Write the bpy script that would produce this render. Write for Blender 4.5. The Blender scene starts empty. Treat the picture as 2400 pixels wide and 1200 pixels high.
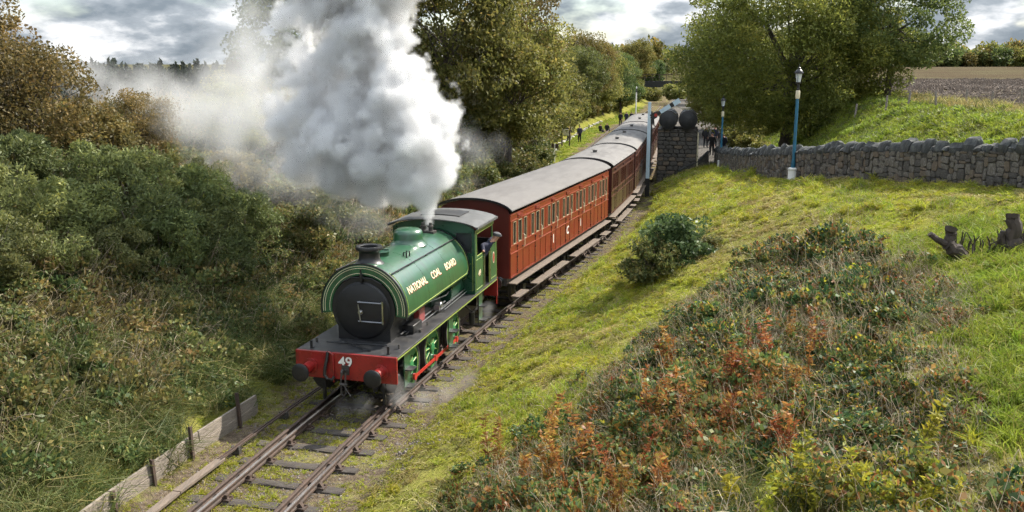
import bpy, math, random
import numpy as np
from mathutils import Vector, Matrix, Euler

# ------------------------------------------------------------------ camera, sky, sun, exposure
SC = bpy.context.scene
COL = SC.collection
R = math.radians
cam_d = bpy.data.cameras.new('camera'); cam = bpy.data.objects.new('camera', cam_d); COL.objects.link(cam)
cam.location = (0, 0, 7.77)
cam.rotation_euler = (R(90 - 11.89), 0, 0)
cam_d.sensor_width = 36; cam_d.lens = 32.02; cam_d.clip_end = 9000
SC.camera = cam

SUN_AZ, SUN_EL = R(55), R(42)
world = bpy.data.worlds.new('World'); SC.world = world; world.use_nodes = True
def build_world():
    nt = world.node_tree; nt.nodes.clear(); N = nt.nodes.new; L = nt.links.new
    out = N('ShaderNodeOutputWorld'); bg = N('ShaderNodeBackground')
    sky = N('ShaderNodeTexSky'); sky.sky_type = 'NISHITA'; sky.sun_disc = False
    sky.sun_elevation = SUN_EL; sky.sun_rotation = SUN_AZ; sky.altitude = 150
    sc = N('ShaderNodeVectorMath'); sc.operation = 'SCALE'; sc.inputs['Scale'].default_value = .085
    L(sky.outputs[0], sc.inputs[0])
    tc = N('ShaderNodeTexCoord'); sep = N('ShaderNodeSeparateXYZ'); L(tc.outputs['Generated'], sep.inputs[0])
    # cloud deck: direction projected on a plane high above
    zz = N('ShaderNodeMath'); zz.operation = 'ADD'; zz.inputs[1].default_value = .42; L(sep.outputs['Z'], zz.inputs[0])
    zm = N('ShaderNodeMath'); zm.operation = 'MAXIMUM'; zm.inputs[1].default_value = .02; L(zz.outputs[0], zm.inputs[0])
    inv = N('ShaderNodeMath'); inv.operation = 'DIVIDE'; inv.inputs[0].default_value = 1; L(zm.outputs[0], inv.inputs[1])
    pl = N('ShaderNodeVectorMath'); pl.operation = 'SCALE'; L(tc.outputs['Generated'], pl.inputs[0]); L(inv.outputs[0], pl.inputs['Scale'])
    def noise(scale, det, rough, off, src=pl):
        a = N('ShaderNodeVectorMath'); a.operation = 'ADD'; a.inputs[1].default_value = off; L(src.outputs[0], a.inputs[0])
        n = N('ShaderNodeTexNoise'); n.inputs['Scale'].default_value = scale; n.inputs['Detail'].default_value = det
        n.inputs['Roughness'].default_value = rough; L(a.outputs[0], n.inputs['Vector']); return n
    n1 = noise(2.2, 6, .56, (3.1, 7.7, 1.0))
    n2 = noise(5.2, 6, .55, (9.3, 2.2, 4.0))
    cov = N('ShaderNodeMapRange'); cov.interpolation_type = 'SMOOTHSTEP'
    cov.inputs[1].default_value = .36; cov.inputs[2].default_value = .50; L(n1.outputs[0], cov.inputs[0])
    ramp = N('ShaderNodeValToRGB'); L(n2.outputs[0], ramp.inputs[0])
    e = ramp.color_ramp.elements
    e[0].position = .40; e[0].color = (.185, .22, .255, 1); e[1].position = .60; e[1].color = (.70, .71, .725, 1)
    m = ramp.color_ramp.elements.new(.50); m.color = (.31, .345, .38, 1)
    # a cloud deck is brighter overhead than at the horizon, as under any overcast sky
    zb = N('ShaderNodeMath'); zb.operation = 'MULTIPLY_ADD'; zb.inputs[1].default_value = 1.9; zb.inputs[2].default_value = .62; L(sep.outputs['Z'], zb.inputs[0])
    cl = N('ShaderNodeVectorMath'); cl.operation = 'SCALE'; L(ramp.outputs[0], cl.inputs[0]); L(zb.outputs[0], cl.inputs['Scale'])
    mix = N('ShaderNodeMix'); mix.data_type = 'RGBA'
    L(cov.outputs[0], mix.inputs[0]); L(sc.outputs[0], mix.inputs[6]); L(cl.outputs[0], mix.inputs[7])
    L(mix.outputs[2], bg.inputs[0]); bg.inputs[1].default_value = 1.0
    L(bg.outputs[0], out.inputs[0])
build_world()
world.cycles.sampling_method = 'MANUAL'; world.cycles.sample_map_resolution = 512

sun_d = bpy.data.lights.new('sun', 'SUN'); sun = bpy.data.objects.new('sun', sun_d); COL.objects.link(sun)
sun_d.energy = 4.4; sun_d.angle = R(.53); sun_d.color = (1.0, .93, .82)
sun.rotation_euler = Vector((-math.sin(SUN_AZ)*math.cos(SUN_EL), -math.cos(SUN_AZ)*math.cos(SUN_EL), -math.sin(SUN_EL))).to_track_quat('-Z', 'Y').to_euler()

SC.view_settings.view_transform = 'Standard'; SC.view_settings.look = 'None'
SC.view_settings.exposure = 1.2; SC.view_settings.gamma = 1; SC.view_settings.use_curve_mapping = False
cy = SC.cycles
cy.max_bounces = 9; cy.diffuse_bounces = 2; cy.glossy_bounces = 2; cy.transmission_bounces = 3
cy.transparent_max_bounces = 8; cy.volume_bounces = 4; cy.sample_clamp_indirect = 4
cy.use_adaptive_sampling = True; cy.use_denoising = True; cy.denoising_prefilter = 'NONE'; cy.adaptive_threshold = .03; cy.adaptive_min_samples = 20; cy.time_limit = 900
cy.volume_step_rate = 3.0; cy.volume_max_steps = 256

# ------------------------------------------------------------------ helpers
random.seed(5); RNG = np.random.default_rng(7)

def tag(o, label=None, cat=None, group=None, kind=None):
    if label: o['label'] = label
    if cat: o['category'] = cat
    if group: o['group'] = group
    if kind: o['kind'] = kind
    return o
def empty(name, loc=(0, 0, 0), rz=0, parent=None):
    o = bpy.data.objects.new(name, None); COL.objects.link(o); o.location = loc; o.rotation_euler = (0, 0, rz)
    o.empty_display_size = .2
    if parent: o.parent = parent
    return o
def link(name, me, parent=None, loc=None, rot=None, scl=None):
    o = bpy.data.objects.new(name, me); COL.objects.link(o)
    if parent: o.parent = parent
    if loc is not None: o.location = loc
    if rot is not None: o.rotation_euler = rot
    if scl is not None: o.scale = scl if hasattr(scl, '__len__') else (scl,)*3
    return o
def copy_tree(o, parent=None):
    c = o.copy(); COL.objects.link(c); c.parent = parent
    for ch in o.children: copy_tree(ch, c)
    return c

class MB:
    def __init__(s): s.v = []; s.f = []; s.m = []
    def add(s, vs, fs, mi=0):
        b = len(s.v); s.v += [tuple(p) for p in vs]; s.f += [tuple(i+b for i in f) for f in fs]; s.m += [mi]*len(fs); return s
    def box(s, c, h, mi=0, rot=None):
        vs = [Vector((x*h[0], y*h[1], z*h[2])) for x in (-1, 1) for y in (-1, 1) for z in (-1, 1)]
        if rot is not None: vs = [rot @ v for v in vs]
        vs = [v + Vector(c) for v in vs]
        return s.add(vs, [(0, 1, 3, 2), (4, 6, 7, 5), (0, 4, 5, 1), (2, 3, 7, 6), (0, 2, 6, 4), (1, 5, 7, 3)], mi)
    def bx(s, x0, x1, y0, y1, z0, z1, mi=0):
        return s.box(((x0+x1)/2, (y0+y1)/2, (z0+z1)/2), (abs(x1-x0)/2, abs(y1-y0)/2, abs(z1-z0)/2), mi)
    def ring(s, pts, n, rad, frames, closed_ends=True, mi=0):
        vs = []
        for p, r, (a, b) in zip(pts, rad, frames):
            for k in range(n):
                t = 2*math.pi*k/n; vs.append(p + a*(r*math.cos(t)) + b*(r*math.sin(t)))
        fs = []
        for i in range(len(pts)-1):
            for k in range(n):
                fs.append((i*n+k, i*n+(k+1) % n, (i+1)*n+(k+1) % n, (i+1)*n+k))
        if closed_ends:
            fs.append(tuple(range(n-1, -1, -1))); fs.append(tuple((len(pts)-1)*n+k for k in range(n)))
        return s.add(vs, fs, mi)
    def tube(s, pts, r, n=8, mi=0, ends=True):
        pts = [Vector(p) for p in pts]
        rad = r if hasattr(r, '__len__') else [r]*len(pts)
        ov = (pts[-1]-pts[0]).normalized() if (pts[-1]-pts[0]).length > 1e-6 else Vector((0, 0, 1))
        ref = Vector((0, 0, 1)) if abs(ov.z) < .8 else Vector((1, 0, 0))
        if abs(ov.z) < .8 and any(abs((pts[i+1]-pts[i]).normalized().z) > .97 for i in range(len(pts)-1)): ref = Vector((.37, .93, .11)).normalized()
        fr = []
        for i in range(len(pts)):
            t = (pts[min(i+1, len(pts)-1)] - pts[max(i-1, 0)]).normalized()
            a = t.cross(ref).normalized(); fr.append((a, t.cross(a).normalized()))
        return s.ring(pts, n, rad, fr, ends, mi)
    def lathe(s, prof, c=(0, 0, 0), axis='Z', n=24, mi=0):
        # prof: (r, h) list along axis
        ax = {'X': (Vector((0, 1, 0)), Vector((0, 0, 1)), Vector((1, 0, 0))), 'Y': (Vector((0, 0, 1)), Vector((1, 0, 0)), Vector((0, 1, 0))), 'Z': (Vector((1, 0, 0)), Vector((0, 1, 0)), Vector((0, 0, 1)))}[axis]
        return s.ring([Vector(c)+ax[2]*h for r, h in prof], n, [max(r, 1e-4) for r, h in prof], [(ax[0], ax[1])]*len(prof), True, mi)
    def prism(s, poly, a, b, axis='Y', mi=0):
        # poly of 2D points, extruded along axis from a to b
        def P(p, t):
            return {'Y': (p[0], t, p[1]), 'X': (t, p[0], p[1]), 'Z': (p[0], p[1], t)}[axis]
        n = len(poly); vs = [P(p, a) for p in poly] + [P(p, b) for p in poly]
        fs = [(i, (i+1) % n, n+(i+1) % n, n+i) for i in range(n)] + [tuple(range(n-1, -1, -1)), tuple(range(n, 2*n))]
        return s.add(vs, fs, mi)
    def strip(s, outer, inner, a, b, axis='Y', mi=0, closed=False):
        # band between two polylines of equal length, extruded from a to b
        def P(p, t):
            return {'Y': (p[0], t, p[1]), 'X': (t, p[0], p[1]), 'Z': (p[0], p[1], t)}[axis]
        n = len(outer); vs = [P(p, a) for p in outer]+[P(p, a) for p in inner]+[P(p, b) for p in outer]+[P(p, b) for p in inner]
        fs = []
        for i in range(n if closed else n-1):
            j = (i+1) % n
            fs += [(i, j, n+j, n+i), (2*n+i, 3*n+i, 3*n+j, 2*n+j), (i, 2*n+i, 2*n+j, j), (n+i, n+j, 3*n+j, 3*n+i)]
        if not closed:
            fs += [(0, n, 3*n, 2*n), (n-1, 3*n-1, 4*n-1, 2*n-1)]
        return s.add(vs, fs, mi)
    def mesh(s, name, mats, smooth=True, ang=35):
        me = bpy.data.meshes.new(name); me.from_pydata(s.v, [], s.f)
        for m in (mats if isinstance(mats, (list, tuple)) else [mats]): me.materials.append(m)
        if any(s.m): me.polygons.foreach_set('material_index', s.m)
        bm_fix(me)
        if smooth:
            me.polygons.foreach_set('use_smooth', [True]*len(me.polygons)); me.set_sharp_from_angle(angle=R(ang))
        return me
    def build(s, name, mats, parent=None, loc=None, rot=None, smooth=True, ang=35, bevel=0):
        o = link(name, s.mesh(name, mats, smooth, ang), parent, loc, rot)
        if bevel:
            b = o.modifiers.new('bevel', 'BEVEL'); b.width = bevel; b.segments = 2; b.limit_method = 'ANGLE'; b.angle_limit = R(40)
        return o
import bmesh
def bm_fix(me):
    bm = bmesh.new(); bm.from_mesh(me); bmesh.ops.recalc_face_normals(bm, faces=bm.faces); bm.to_mesh(me); bm.free(); me.update()

def np_mesh(name, verts, faces, mats, attrs=None, smooth=False):
    """verts (N,3), faces (M,k) numpy; attrs: dict of per-vertex float arrays"""
    me = bpy.data.meshes.new(name); k = faces.shape[1]
    me.vertices.add(len(verts)); me.vertices.foreach_set('co', np.ascontiguousarray(verts, dtype=np.float32).ravel())
    me.loops.add(faces.size); me.loops.foreach_set('vertex_index', np.ascontiguousarray(faces, dtype=np.int32).ravel())
    me.polygons.add(len(faces)); me.polygons.foreach_set('loop_start', np.arange(0, faces.size, k, dtype=np.int32))
    me.polygons.foreach_set('loop_total', np.full(len(faces), k, dtype=np.int32))
    if smooth: me.polygons.foreach_set('use_smooth', np.ones(len(faces), dtype=bool))
    for m in (mats if isinstance(mats, (list, tuple)) else [mats]): me.materials.append(m)
    for n, a in (attrs or {}).items():
        at = me.attributes.new(n, 'FLOAT', 'POINT'); at.data.foreach_set('value', np.ascontiguousarray(a, dtype=np.float32))
    me.update(calc_edges=True)
    return me

# ------------------------------------------------------------------ materials
def nodes_of(m):
    m.use_nodes = True; nt = m.node_tree; return nt, nt.nodes['Principled BSDF']
def hexmix(c, k): return tuple(min(1, x*k) for x in c)
def mat(name, col, rough=.6, metal=0, var=.25, scale=6, bump=.0, bscale=30, coat=0, dirt=None, dirt_amt=.0, stretch=None):
    """plain surface with colour variation, roughness variation and fine relief"""
    m = bpy.data.materials.new(name); nt, b = nodes_of(m); N = nt.nodes.new; L = nt.links.new
    tc = N('ShaderNodeTexCoord'); src = tc.outputs['Object']
    if stretch:
        mp = N('ShaderNodeMapping'); mp.inputs['Scale'].default_value = stretch; L(src, mp.inputs[0]); src = mp.outputs[0]
    n = N('ShaderNodeTexNoise'); n.inputs['Scale'].default_value = scale; n.inputs['Detail'].default_value = 6; n.inputs['Roughness'].default_value = .62; L(src, n.inputs['Vector'])
    mx = N('ShaderNodeMix'); mx.data_type = 'RGBA'; mx.inputs[6].default_value = (*hexmix(col, 1-var), 1); mx.inputs[7].default_value = (*hexmix(col, 1+var), 1)
    mr = N('ShaderNodeMapRange'); mr.inputs[1].default_value = .3; mr.inputs[2].default_value = .7; L(n.outputs[0], mr.inputs[0]); L(mr.outputs[0], mx.inputs[0])
    colour = mx.outputs[2]
    if dirt:
        n3 = N('ShaderNodeTexNoise'); n3.inputs['Scale'].default_value = scale*.7; n3.inputs['Detail'].default_value = 8; n3.inputs['Roughness'].default_value = .7
        L(src, n3.inputs['Vector'])
        r3 = N('ShaderNodeMapRange'); r3.inputs[1].default_value = .62-.3*dirt_amt; r3.inputs[2].default_value = .78-.2*dirt_amt; L(n3.outputs[0], r3.inputs[0])
        m3 = N('ShaderNodeMix'); m3.data_type = 'RGBA'; L(r3.outputs[0], m3.inputs[0]); L(colour, m3.inputs[6]); m3.inputs[7].default_value = (*dirt, 1); colour = m3.outputs[2]
    L(colour, b.inputs['Base Color'])
    rr = N('ShaderNodeMapRange'); rr.inputs[3].default_value = max(.05, rough-.12); rr.inputs[4].default_value = min(1, rough+.12); L(n.outputs[0], rr.inputs[0]); L(rr.outputs[0], b.inputs['Roughness'])
    b.inputs['Metallic'].default_value = metal
    if coat: b.inputs['Coat Weight'].default_value = coat; b.inputs['Coat Roughness'].default_value = .22
    if bump:
        n2 = N('ShaderNodeTexNoise'); n2.inputs['Scale'].default_value = bscale; n2.inputs['Detail'].default_value = 5; L(src, n2.inputs['Vector'])
        bp = N('ShaderNodeBump'); bp.inputs['Strength'].default_value = bump; bp.inputs['Distance'].default_value = .02; L(n2.outputs[0], bp.inputs['Height']); L(bp.outputs[0], b.inputs['Normal'])
    return m
def leaf_mat(name, stops, transl=.35, rough=.55, spec=.3, hue=.03, val=.25):
    """leaf colour from the per-leaf random attribute; each plant shifted a little by its own random number"""
    m = bpy.data.materials.new(name); nt, b = nodes_of(m); N = nt.nodes.new; L = nt.links.new
    at = N('ShaderNodeAttribute'); at.attribute_name = 'rnd'
    rp = N('ShaderNodeValToRGB'); L(at.outputs['Fac'], rp.inputs[0])
    els = rp.color_ramp.elements
    while len(els) > 1: els.remove(els[-1])
    for i, (p, c) in enumerate(stops):
        e = els[0] if i == 0 else els.new(p)
        e.position = p; e.color = (*c, 1)
    oi = N('ShaderNodeObjectInfo')
    hs = N('ShaderNodeHueSaturation'); L(rp.outputs[0], hs.inputs['Color'])
    h = N('ShaderNodeMapRange'); h.inputs[3].default_value = .5-hue; h.inputs[4].default_value = .5+hue; L(oi.outputs['Random'], h.inputs[0]); L(h.outputs[0], hs.inputs['Hue'])
    w = N('ShaderNodeMath'); w.operation = 'MULTIPLY'; w.inputs[1].default_value = 7.31; L(oi.outputs['Random'], w.inputs[0])
    fr = N('ShaderNodeMath'); fr.operation = 'FRACT'; L(w.outputs[0], fr.inputs[0])
    v = N('ShaderNodeMapRange'); v.inputs[3].default_value = 1-val; v.inputs[4].default_value = 1+val; L(fr.outputs[0], v.inputs[0]); L(v.outputs[0], hs.inputs['Value'])
    L(hs.outputs[0], b.inputs['Base Color']); b.inputs['Roughness'].default_value = rough; b.inputs['Specular IOR Level'].default_value = spec
    tr = N('ShaderNodeBsdfTranslucent'); L(hs.outputs[0], tr.inputs[0])
    ms = N('ShaderNodeMixShader'); ms.inputs[0].default_value = transl; L(b.outputs[0], ms.inputs[1]); L(tr.outputs[0], ms.inputs[2])
    L(ms.outputs[0], nt.nodes['Material Output'].inputs['Surface'])
    return m
G = {}
def M(k): return G[k]
G['black'] = mat('black_paint', (.012, .012, .013), .42, var=.3, scale=5, dirt=(.05, .045, .04), dirt_amt=.25, bump=.05)
G['smokebox'] = mat('smokebox_black', (.009, .009, .010), .5, var=.4, scale=4, bump=.08)
G['plate'] = mat('oily_plate', (.028, .028, .030), .45, var=.35, scale=4, dirt=(.065, .062, .058), dirt_amt=.45, bump=.1)
G['green'] = mat('green_paint', (.017, .086, .036), .34, var=.10, scale=3, coat=1.0, dirt=(.016, .040, .022), dirt_amt=.42, bump=.03, bscale=2.5, stretch=(1, 2.6, .45))
G['wheelgreen'] = mat('wheel_green_paint', (.030, .17, .058), .4, var=.15, scale=4)
G['dgreen'] = mat('dark_green_paint', (.010, .052, .027), .3, var=.12, scale=3, coat=.5)
G['lime'] = mat('yellow_green_lining', (.28, .34, .08), .4, var=.1)
G['cream'] = mat('cream_lining', (.62, .55, .38), .45, var=.08)
G['red'] = mat('red_paint', (.23, .012, .010), .38, var=.22, scale=5, coat=.3, dirt=(.06, .012, .01), dirt_amt=.3, bump=.05)
G['brightred'] = mat('bright_red_paint', (.36, .026, .018), .4, var=.12, scale=5)
G['letter'] = mat('cream_lettering', (.72, .62, .42), .5, var=.06)
G['lettershade'] = mat('red_lettering_shade', (.35, .03, .02), .5, var=.06)
G['white'] = mat('white_paint', (.72, .71, .67), .6, var=.08, scale=5, dirt=(.35, .32, .27), dirt_amt=.35)
G['steel'] = mat('bright_steel', (.42, .42, .42), .3, metal=1, var=.15, scale=8)
G['iron'] = mat('dull_iron', (.06, .055, .05), .6, metal=.3, var=.4, scale=8, bump=.15)
G['rust'] = mat('rusty_iron', (.066, .040, .028), .8, var=.4, scale=9, dirt=(.035, .027, .023), dirt_amt=.6, bump=.25)
G['railhead'] = mat('worn_rail_head', (.30, .27, .25), .34, metal=.8, var=.25, scale=3, stretch=(6, .4, 6))
G['glass'] = mat('dark_glass', (.02, .022, .024), .08, var=.1)
G['carriage'] = mat('carriage_red', (.182, .022, .012), .34, var=.16, scale=2.5, coat=.35, dirt=(.12, .025, .012), dirt_amt=.3)
G['bead'] = mat('painted_sunlit_edge', (.27, .06, .035), .4, var=.12)  # lighter copy of the carriage red, sunlight put into the colour
G['endred'] = mat('carriage_end', (.085, .014, .010), .45, var=.2, scale=2)
G['winframe'] = mat('pale_window_frame', (.30, .24, .15), .5, var=.15)
G['maroon'] = mat('carriage_maroon', (.036, .008, .008), .36, var=.2, scale=2.5, coat=.3)
G['maroonbead'] = mat('maroon_beading', (.10, .034, .02), .42, var=.15)
G['gold'] = mat('varnished_panel', (.06, .038, .014), .4, var=.3, scale=3)
G['roof'] = mat('canvas_roof', (.125, .117, .111), .85, var=.16, scale=3, dirt=(.095, .088, .083), dirt_amt=.5, bump=.1, stretch=(1, .25, 1))
G['roofdark'] = mat('dark_canvas_roof', (.15, .142, .136), .85, var=.2, scale=3, dirt=(.085, .08, .077), dirt_amt=.5, bump=.1, stretch=(1, .25, 1))
G['cabroof'] = mat('cab_roof_grey', (.085, .086, .085), .6, var=.2, scale=4, dirt=(.055, .055, .053), dirt_amt=.5)
G['wood'] = mat('weathered_wood', (.22, .185, .15), .85, var=.3, scale=5, bump=.3, bscale=20, stretch=(1, 1, 8), dirt=(.11, .095, .075), dirt_amt=.5)
G['footwood'] = mat('footboard_wood', (.155, .118, .09), .8, var=.3, scale=5, bump=.2, stretch=(6, .6, 6), dirt=(.10, .085, .07), dirt_amt=.5)
G['sleeper'] = mat('sleeper_wood', (.048, .038, .031), .9, var=.4, scale=3, bump=.5, bscale=9, stretch=(1.2, 9, 9), dirt=(.085, .074, .064), dirt_amt=.4)
G['stone'] = mat('rubble_stone', (.120, .104, .086), .92, var=.42, scale=7, bump=.5, bscale=14, dirt=(.27, .265, .235), dirt_amt=.35)
G['stone2'] = mat('dark_rubble_stone', (.070, .062, .053), .92, var=.42, scale=7, bump=.5, bscale=14, dirt=(.21, .20, .18), dirt_amt=.25)
G['stone3'] = mat('brown_rubble_stone', (.135, .104, .074), .92, var=.4, scale=6, bump=.5, bscale=14, dirt=(.08, .07, .06), dirt_amt=.35)
G['coping'] = mat('coping_stone', (.046, .047, .046), .92, var=.45, scale=5, bump=.6, bscale=12, dirt=(.14, .15, .125), dirt_amt=.3)
G['mortar'] = mat('wall_mortar', (.075, .068, .058), .95, var=.35, scale=10, bump=.5)
G['blue'] = mat('blue_post_paint', (.012, .105, .175), .4, var=.15, scale=4)
G['paleblue'] = mat('signal_pale_blue_paint', (.46, .57, .64), .5, var=.1, scale=3)
G['tank'] = mat('tarred_tank', (.022, .022, .024), .6, var=.35, scale=3, bump=.15, dirt=(.06, .055, .05), dirt_amt=.35)
G['skin'] = mat('skin', (.42, .22, .15), .55, var=.1)
G['navy'] = mat('navy_cloth', (.018, .021, .045), .9, var=.25)
G['darkcloth'] = mat('dark_cloth', (.014, .015, .018), .9, var=.3)
G['greycloth'] = mat('grey_cloth', (.08, .08, .085), .9, var=.25)
G['hair'] = mat('hair', (.03, .022, .016), .8, var=.3)
G['board'] = mat('sign_board', (.75, .73, .68), .6, var=.08)
G['brownwood'] = mat('brown_wood', (.05, .032, .022), .8, var=.3)
G['bark'] = mat('bark', (.075, .06, .046), .95, var=.4, scale=6, bump=.6, bscale=12, stretch=(3, 3, .6))
G['twig'] = mat('twig', (.14, .115, .09), .95, var=.3, scale=6)
G['deadwood'] = mat('dead_wood', (.055, .042, .033), .95, var=.4, scale=5, bump=.7, bscale=9, stretch=(3, 3, .7))
G['pebble'] = mat('ballast_stone', (.17, .145, .125), .95, var=.4, scale=3)
G['soil'] = mat('turned_soil', (.115, .084, .062), .95, var=.45, scale=1.5)
G['pathstone'] = mat('edging_stone', (.5, .48, .43), .9, var=.2, scale=5)
G['lampglass'] = mat('lamp_glass', (.62, .66, .66), .15, var=.05)

# leaf ramps (colours raised to make up for weak light on the foliage)
G['L_olive'] = leaf_mat('olive_leaves', [(0, (.085, .095, .024)), (.45, (.165, .164, .042)), (.8, (.23, .20, .055)), (1, (.29, .21, .055))], .52)
G['L_green'] = leaf_mat('green_leaves', [(0, (.055, .082, .026)), (.5, (.105, .138, .040)), (1, (.175, .195, .058))], .5)
G['L_willow'] = leaf_mat('willow_leaves', [(0, (.085, .102, .024)), (.5, (.165, .185, .038)), (.85, (.23, .225, .048)), (1, (.29, .25, .045))], .52)
G['L_rust'] = leaf_mat('rusty_leaves', [(0, (.085, .080, .028)), (.4, (.155, .130, .044)), (.75, (.215, .165, .052)), (1, (.29, .21, .06))], .42)
G['L_gorse'] = leaf_mat('gorse_needles', [(0, (.085, .105, .038)), (.55, (.155, .178, .062)), (.9, (.225, .235, .072)), (1, (.28, .27, .065))], .36, hue=.02, val=.38)
G['L_bramble'] = leaf_mat('bramble_leaves', [(0, (.044, .082, .028)), (.40, (.100, .150, .044)), (.66, (.185, .220, .056)), (.79, (.25, .19, .052)), (.90, (.28, .12, .036)), (1, (.36, .26, .08))], .45, rough=.5, spec=.3)
G['L_bank'] = leaf_mat('bank_leaves', [(0, (.050, .080, .030)), (.5, (.105, .140, .044)), (.85, (.175, .195, .060)), (1, (.25, .20, .07))], .42, rough=.5)
G['L_ivy'] = leaf_mat('scrub_leaves', [(0, (.060, .085, .028)), (.5, (.125, .148, .044)), (.8, (.215, .195, .056)), (1, (.30, .24, .08))], .42, rough=.5)
G['L_orange'] = leaf_mat('orange_leaves', [(0, (.16, .050, .020)), (.35, (.27, .105, .030)), (.7, (.34, .18, .045)), (1, (.40, .28, .07))], .45, hue=.022)
G['L_yellow'] = leaf_mat('yellow_leaves', [(0, (.16, .18, .022)), (.5, (.34, .33, .032)), (1, (.48, .42, .05))], .45, hue=.02)
G['L_dry'] = leaf_mat('dry_stems', [(0, (.13, .095, .058)), (.5, (.28, .22, .14)), (1, (.46, .39, .28))], .25, hue=.01)
G['L_pine'] = leaf_mat('conifer_needles', [(0, (.020, .034, .022)), (1, (.050, .070, .040))], .15, hue=.01)
G['L_laurel'] = leaf_mat('glossy_leaves', [(0, (.030, .060, .024)), (.6, (.060, .105, .036)), (1, (.12, .17, .06))], .34, rough=.5, spec=.25)
G['G_short'] = leaf_mat('mown_grass', [(0, (.190, .215, .020)), (.5, (.320, .335, .030)), (.85, (.39, .37, .055)), (1, (.44, .38, .12))], .54, hue=.02)
G['G_dry'] = leaf_mat('dry_grass', [(0, (.18, .155, .048)), (.5, (.30, .26, .085)), (1, (.42, .35, .16))], .42, hue=.02)
G['G_long'] = leaf_mat('long_grass', [(0, (.062, .088, .026)), (.5, (.110, .138, .038)), (.85, (.165, .175, .06)), (1, (.27, .24, .12))], .42, hue=.02)
G['G_lush'] = leaf_mat('lush_grass', [(0, (.12, .175, .018)), (.5, (.215, .275, .030)), (1, (.31, .34, .06))], .5, hue=.015)

# ------------------------------------------------------------------ lie of the land (metres; rail level 0, camera on the overbridge at the origin)
#TERRAIN-BEGIN
TRK = np.array([(-9.0, -6), (-7.9, 0), (-6.55, 7), (-4.84, 14.75), (-3.70, 19.6), (-1.17, 28.3), (1.0, 34.4), (3.12, 40.3), (5.25, 48.1), (7.4, 58.7), (9.2, 67.3), (11.6, 80), (15.6, 105), (22.1, 149), (28.6, 180), (42, 240), (70, 350), (300, 1300), (1500, 6000)])
def _dense():
    y = TRK[:, 1]; x = TRK[:, 0]
    yy = np.r_[np.arange(-6, 240, .5), np.geomspace(240, 6000, 60)]
    xx = np.interp(yy, y, x)
    k = np.exp(-np.linspace(-2, 2, 17)**2); k /= k.sum()
    n = 492
    pad = np.r_[xx[0]+(xx[1]-xx[0])*np.arange(-8, 0), xx[:n], xx[n-1]+(xx[n-1]-xx[n-2])*np.arange(1, 9)]
    xx = np.r_[np.convolve(pad, k, 'valid'), xx[n:]]
    return yy, xx
TY, TX = _dense()
def cx(y): return np.interp(y, TY, TX)
def wx(y): return np.interp(y, [0, 15, 21.5, 25.7, 29, 32, 34.5, 37, 41, 45, 51, 57, 62, 75, 150, 6000], [24, 19.6, 16.6, 14.5, 13.15, 12.2, 11.75, 11.45, 11.4, 11.7, 12.4, 13.2, 14.0, 17.5, 33, 1700])
def tz(y): return np.interp(y, [0, 15, 25.7, 32, 37, 45, 57, 63, 70, 6000], [5.0, 4.75, 4.34, 3.77, 3.18, 2.35, 1.37, 1.0, .95, .95])
def lfoot(y): return np.interp(y, [-10, 20, 28, 35, 45, 60, 70, 79, 91, 120, 150, 190, 6000], [-2.55, -2.65, -3.2, -4.2, -5.4, -6.3, -7.2, -8.8, -9.5, -8.2, -5, -4, -4])
def sidx(y): return np.interp(y, [8, 15, 20, 24, 28, 35, 45, 60, 80, 110, 135, 150], [-.18, -.18, -.20, -.42, -.95, -2.1, -3.5, -4.6, -4.9, -4.0, -2.0, -.9])
def sstep(t): t = np.clip(t, 0, 1); return t*t*(3-2*t)
def wob(x, y): return (np.sin(x*.9+1.3*np.sin(y*.5))*np.sin(y*.7+.8*np.sin(x*.6)) + .5*np.sin(x*2.1+y*.7)*np.sin(y*1.9-x*.4))
def ground(x, y):
    x = np.asarray(x, float); y = np.asarray(y, float)
    c = cx(y); d = x-c; W = wx(y); T = tz(y)
    foot = 2.0
    t = np.clip((d-foot)/np.maximum(W-c-foot, .5), 0, 1)
    zr = T*(1-(1-t)**1.5)
    plat = sstep((y-62)/2.0)
    zr = zr*(1-plat) + plat*np.where(d > 1.95, .92, 0)
    e = x-W                                          # beyond the wall: path, then bank up to the fields
    bank = sstep((e-2.4)/(7.5+1.5*plat))
    far = np.clip((np.hypot(x, y)-120)/900, 0, 1)
    ztop = 5.35 + .12*np.sin(x*.05)+ .7*far
    zr = np.where(e > 2.4, T+(ztop-T)*bank, zr)
    # left: foot, slope, crest, then land falling away to a valley
    lf = -lfoot(y); q = -d-lf
    h = np.interp(y, [0, 50, 90, 150, 300], [5.7, 5.2, 4.6, 3.6, 2.5])
    zl = h*sstep(q/13.0*.5+.0)*2.0
    zl = h*(1-(1-np.clip(q/12.5, 0, 1))**1.5)
    zl = zl - np.clip((q-22)/130, 0, 1)**1.2*13 + np.clip((q-190)/600, 0, 1)*8
    rise = np.clip((y-320)/1500, 0, 1)*9
    z = np.where(d > 0, zr, np.where(q > 0, zl, 0.0)) + np.where((d > 60) | (q > 60), 0, 0) + rise*np.where(d < 40, 1, .25)
    amp = np.where(d > foot, np.clip((d-foot)/3, 0, 1), np.where(q > 0, np.clip(q/3, 0, 1), 0))
    z = z - .215*sstep((2.3-d)/.6)*sstep((d+lf+.1)/.6)
    return z + .09*amp*wob(x, y)*(1-plat*np.where((d > 0) & (e < 2.4), 1, 0))
#TERRAIN-END
def gz(x, y): return float(ground(x, y))

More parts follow.
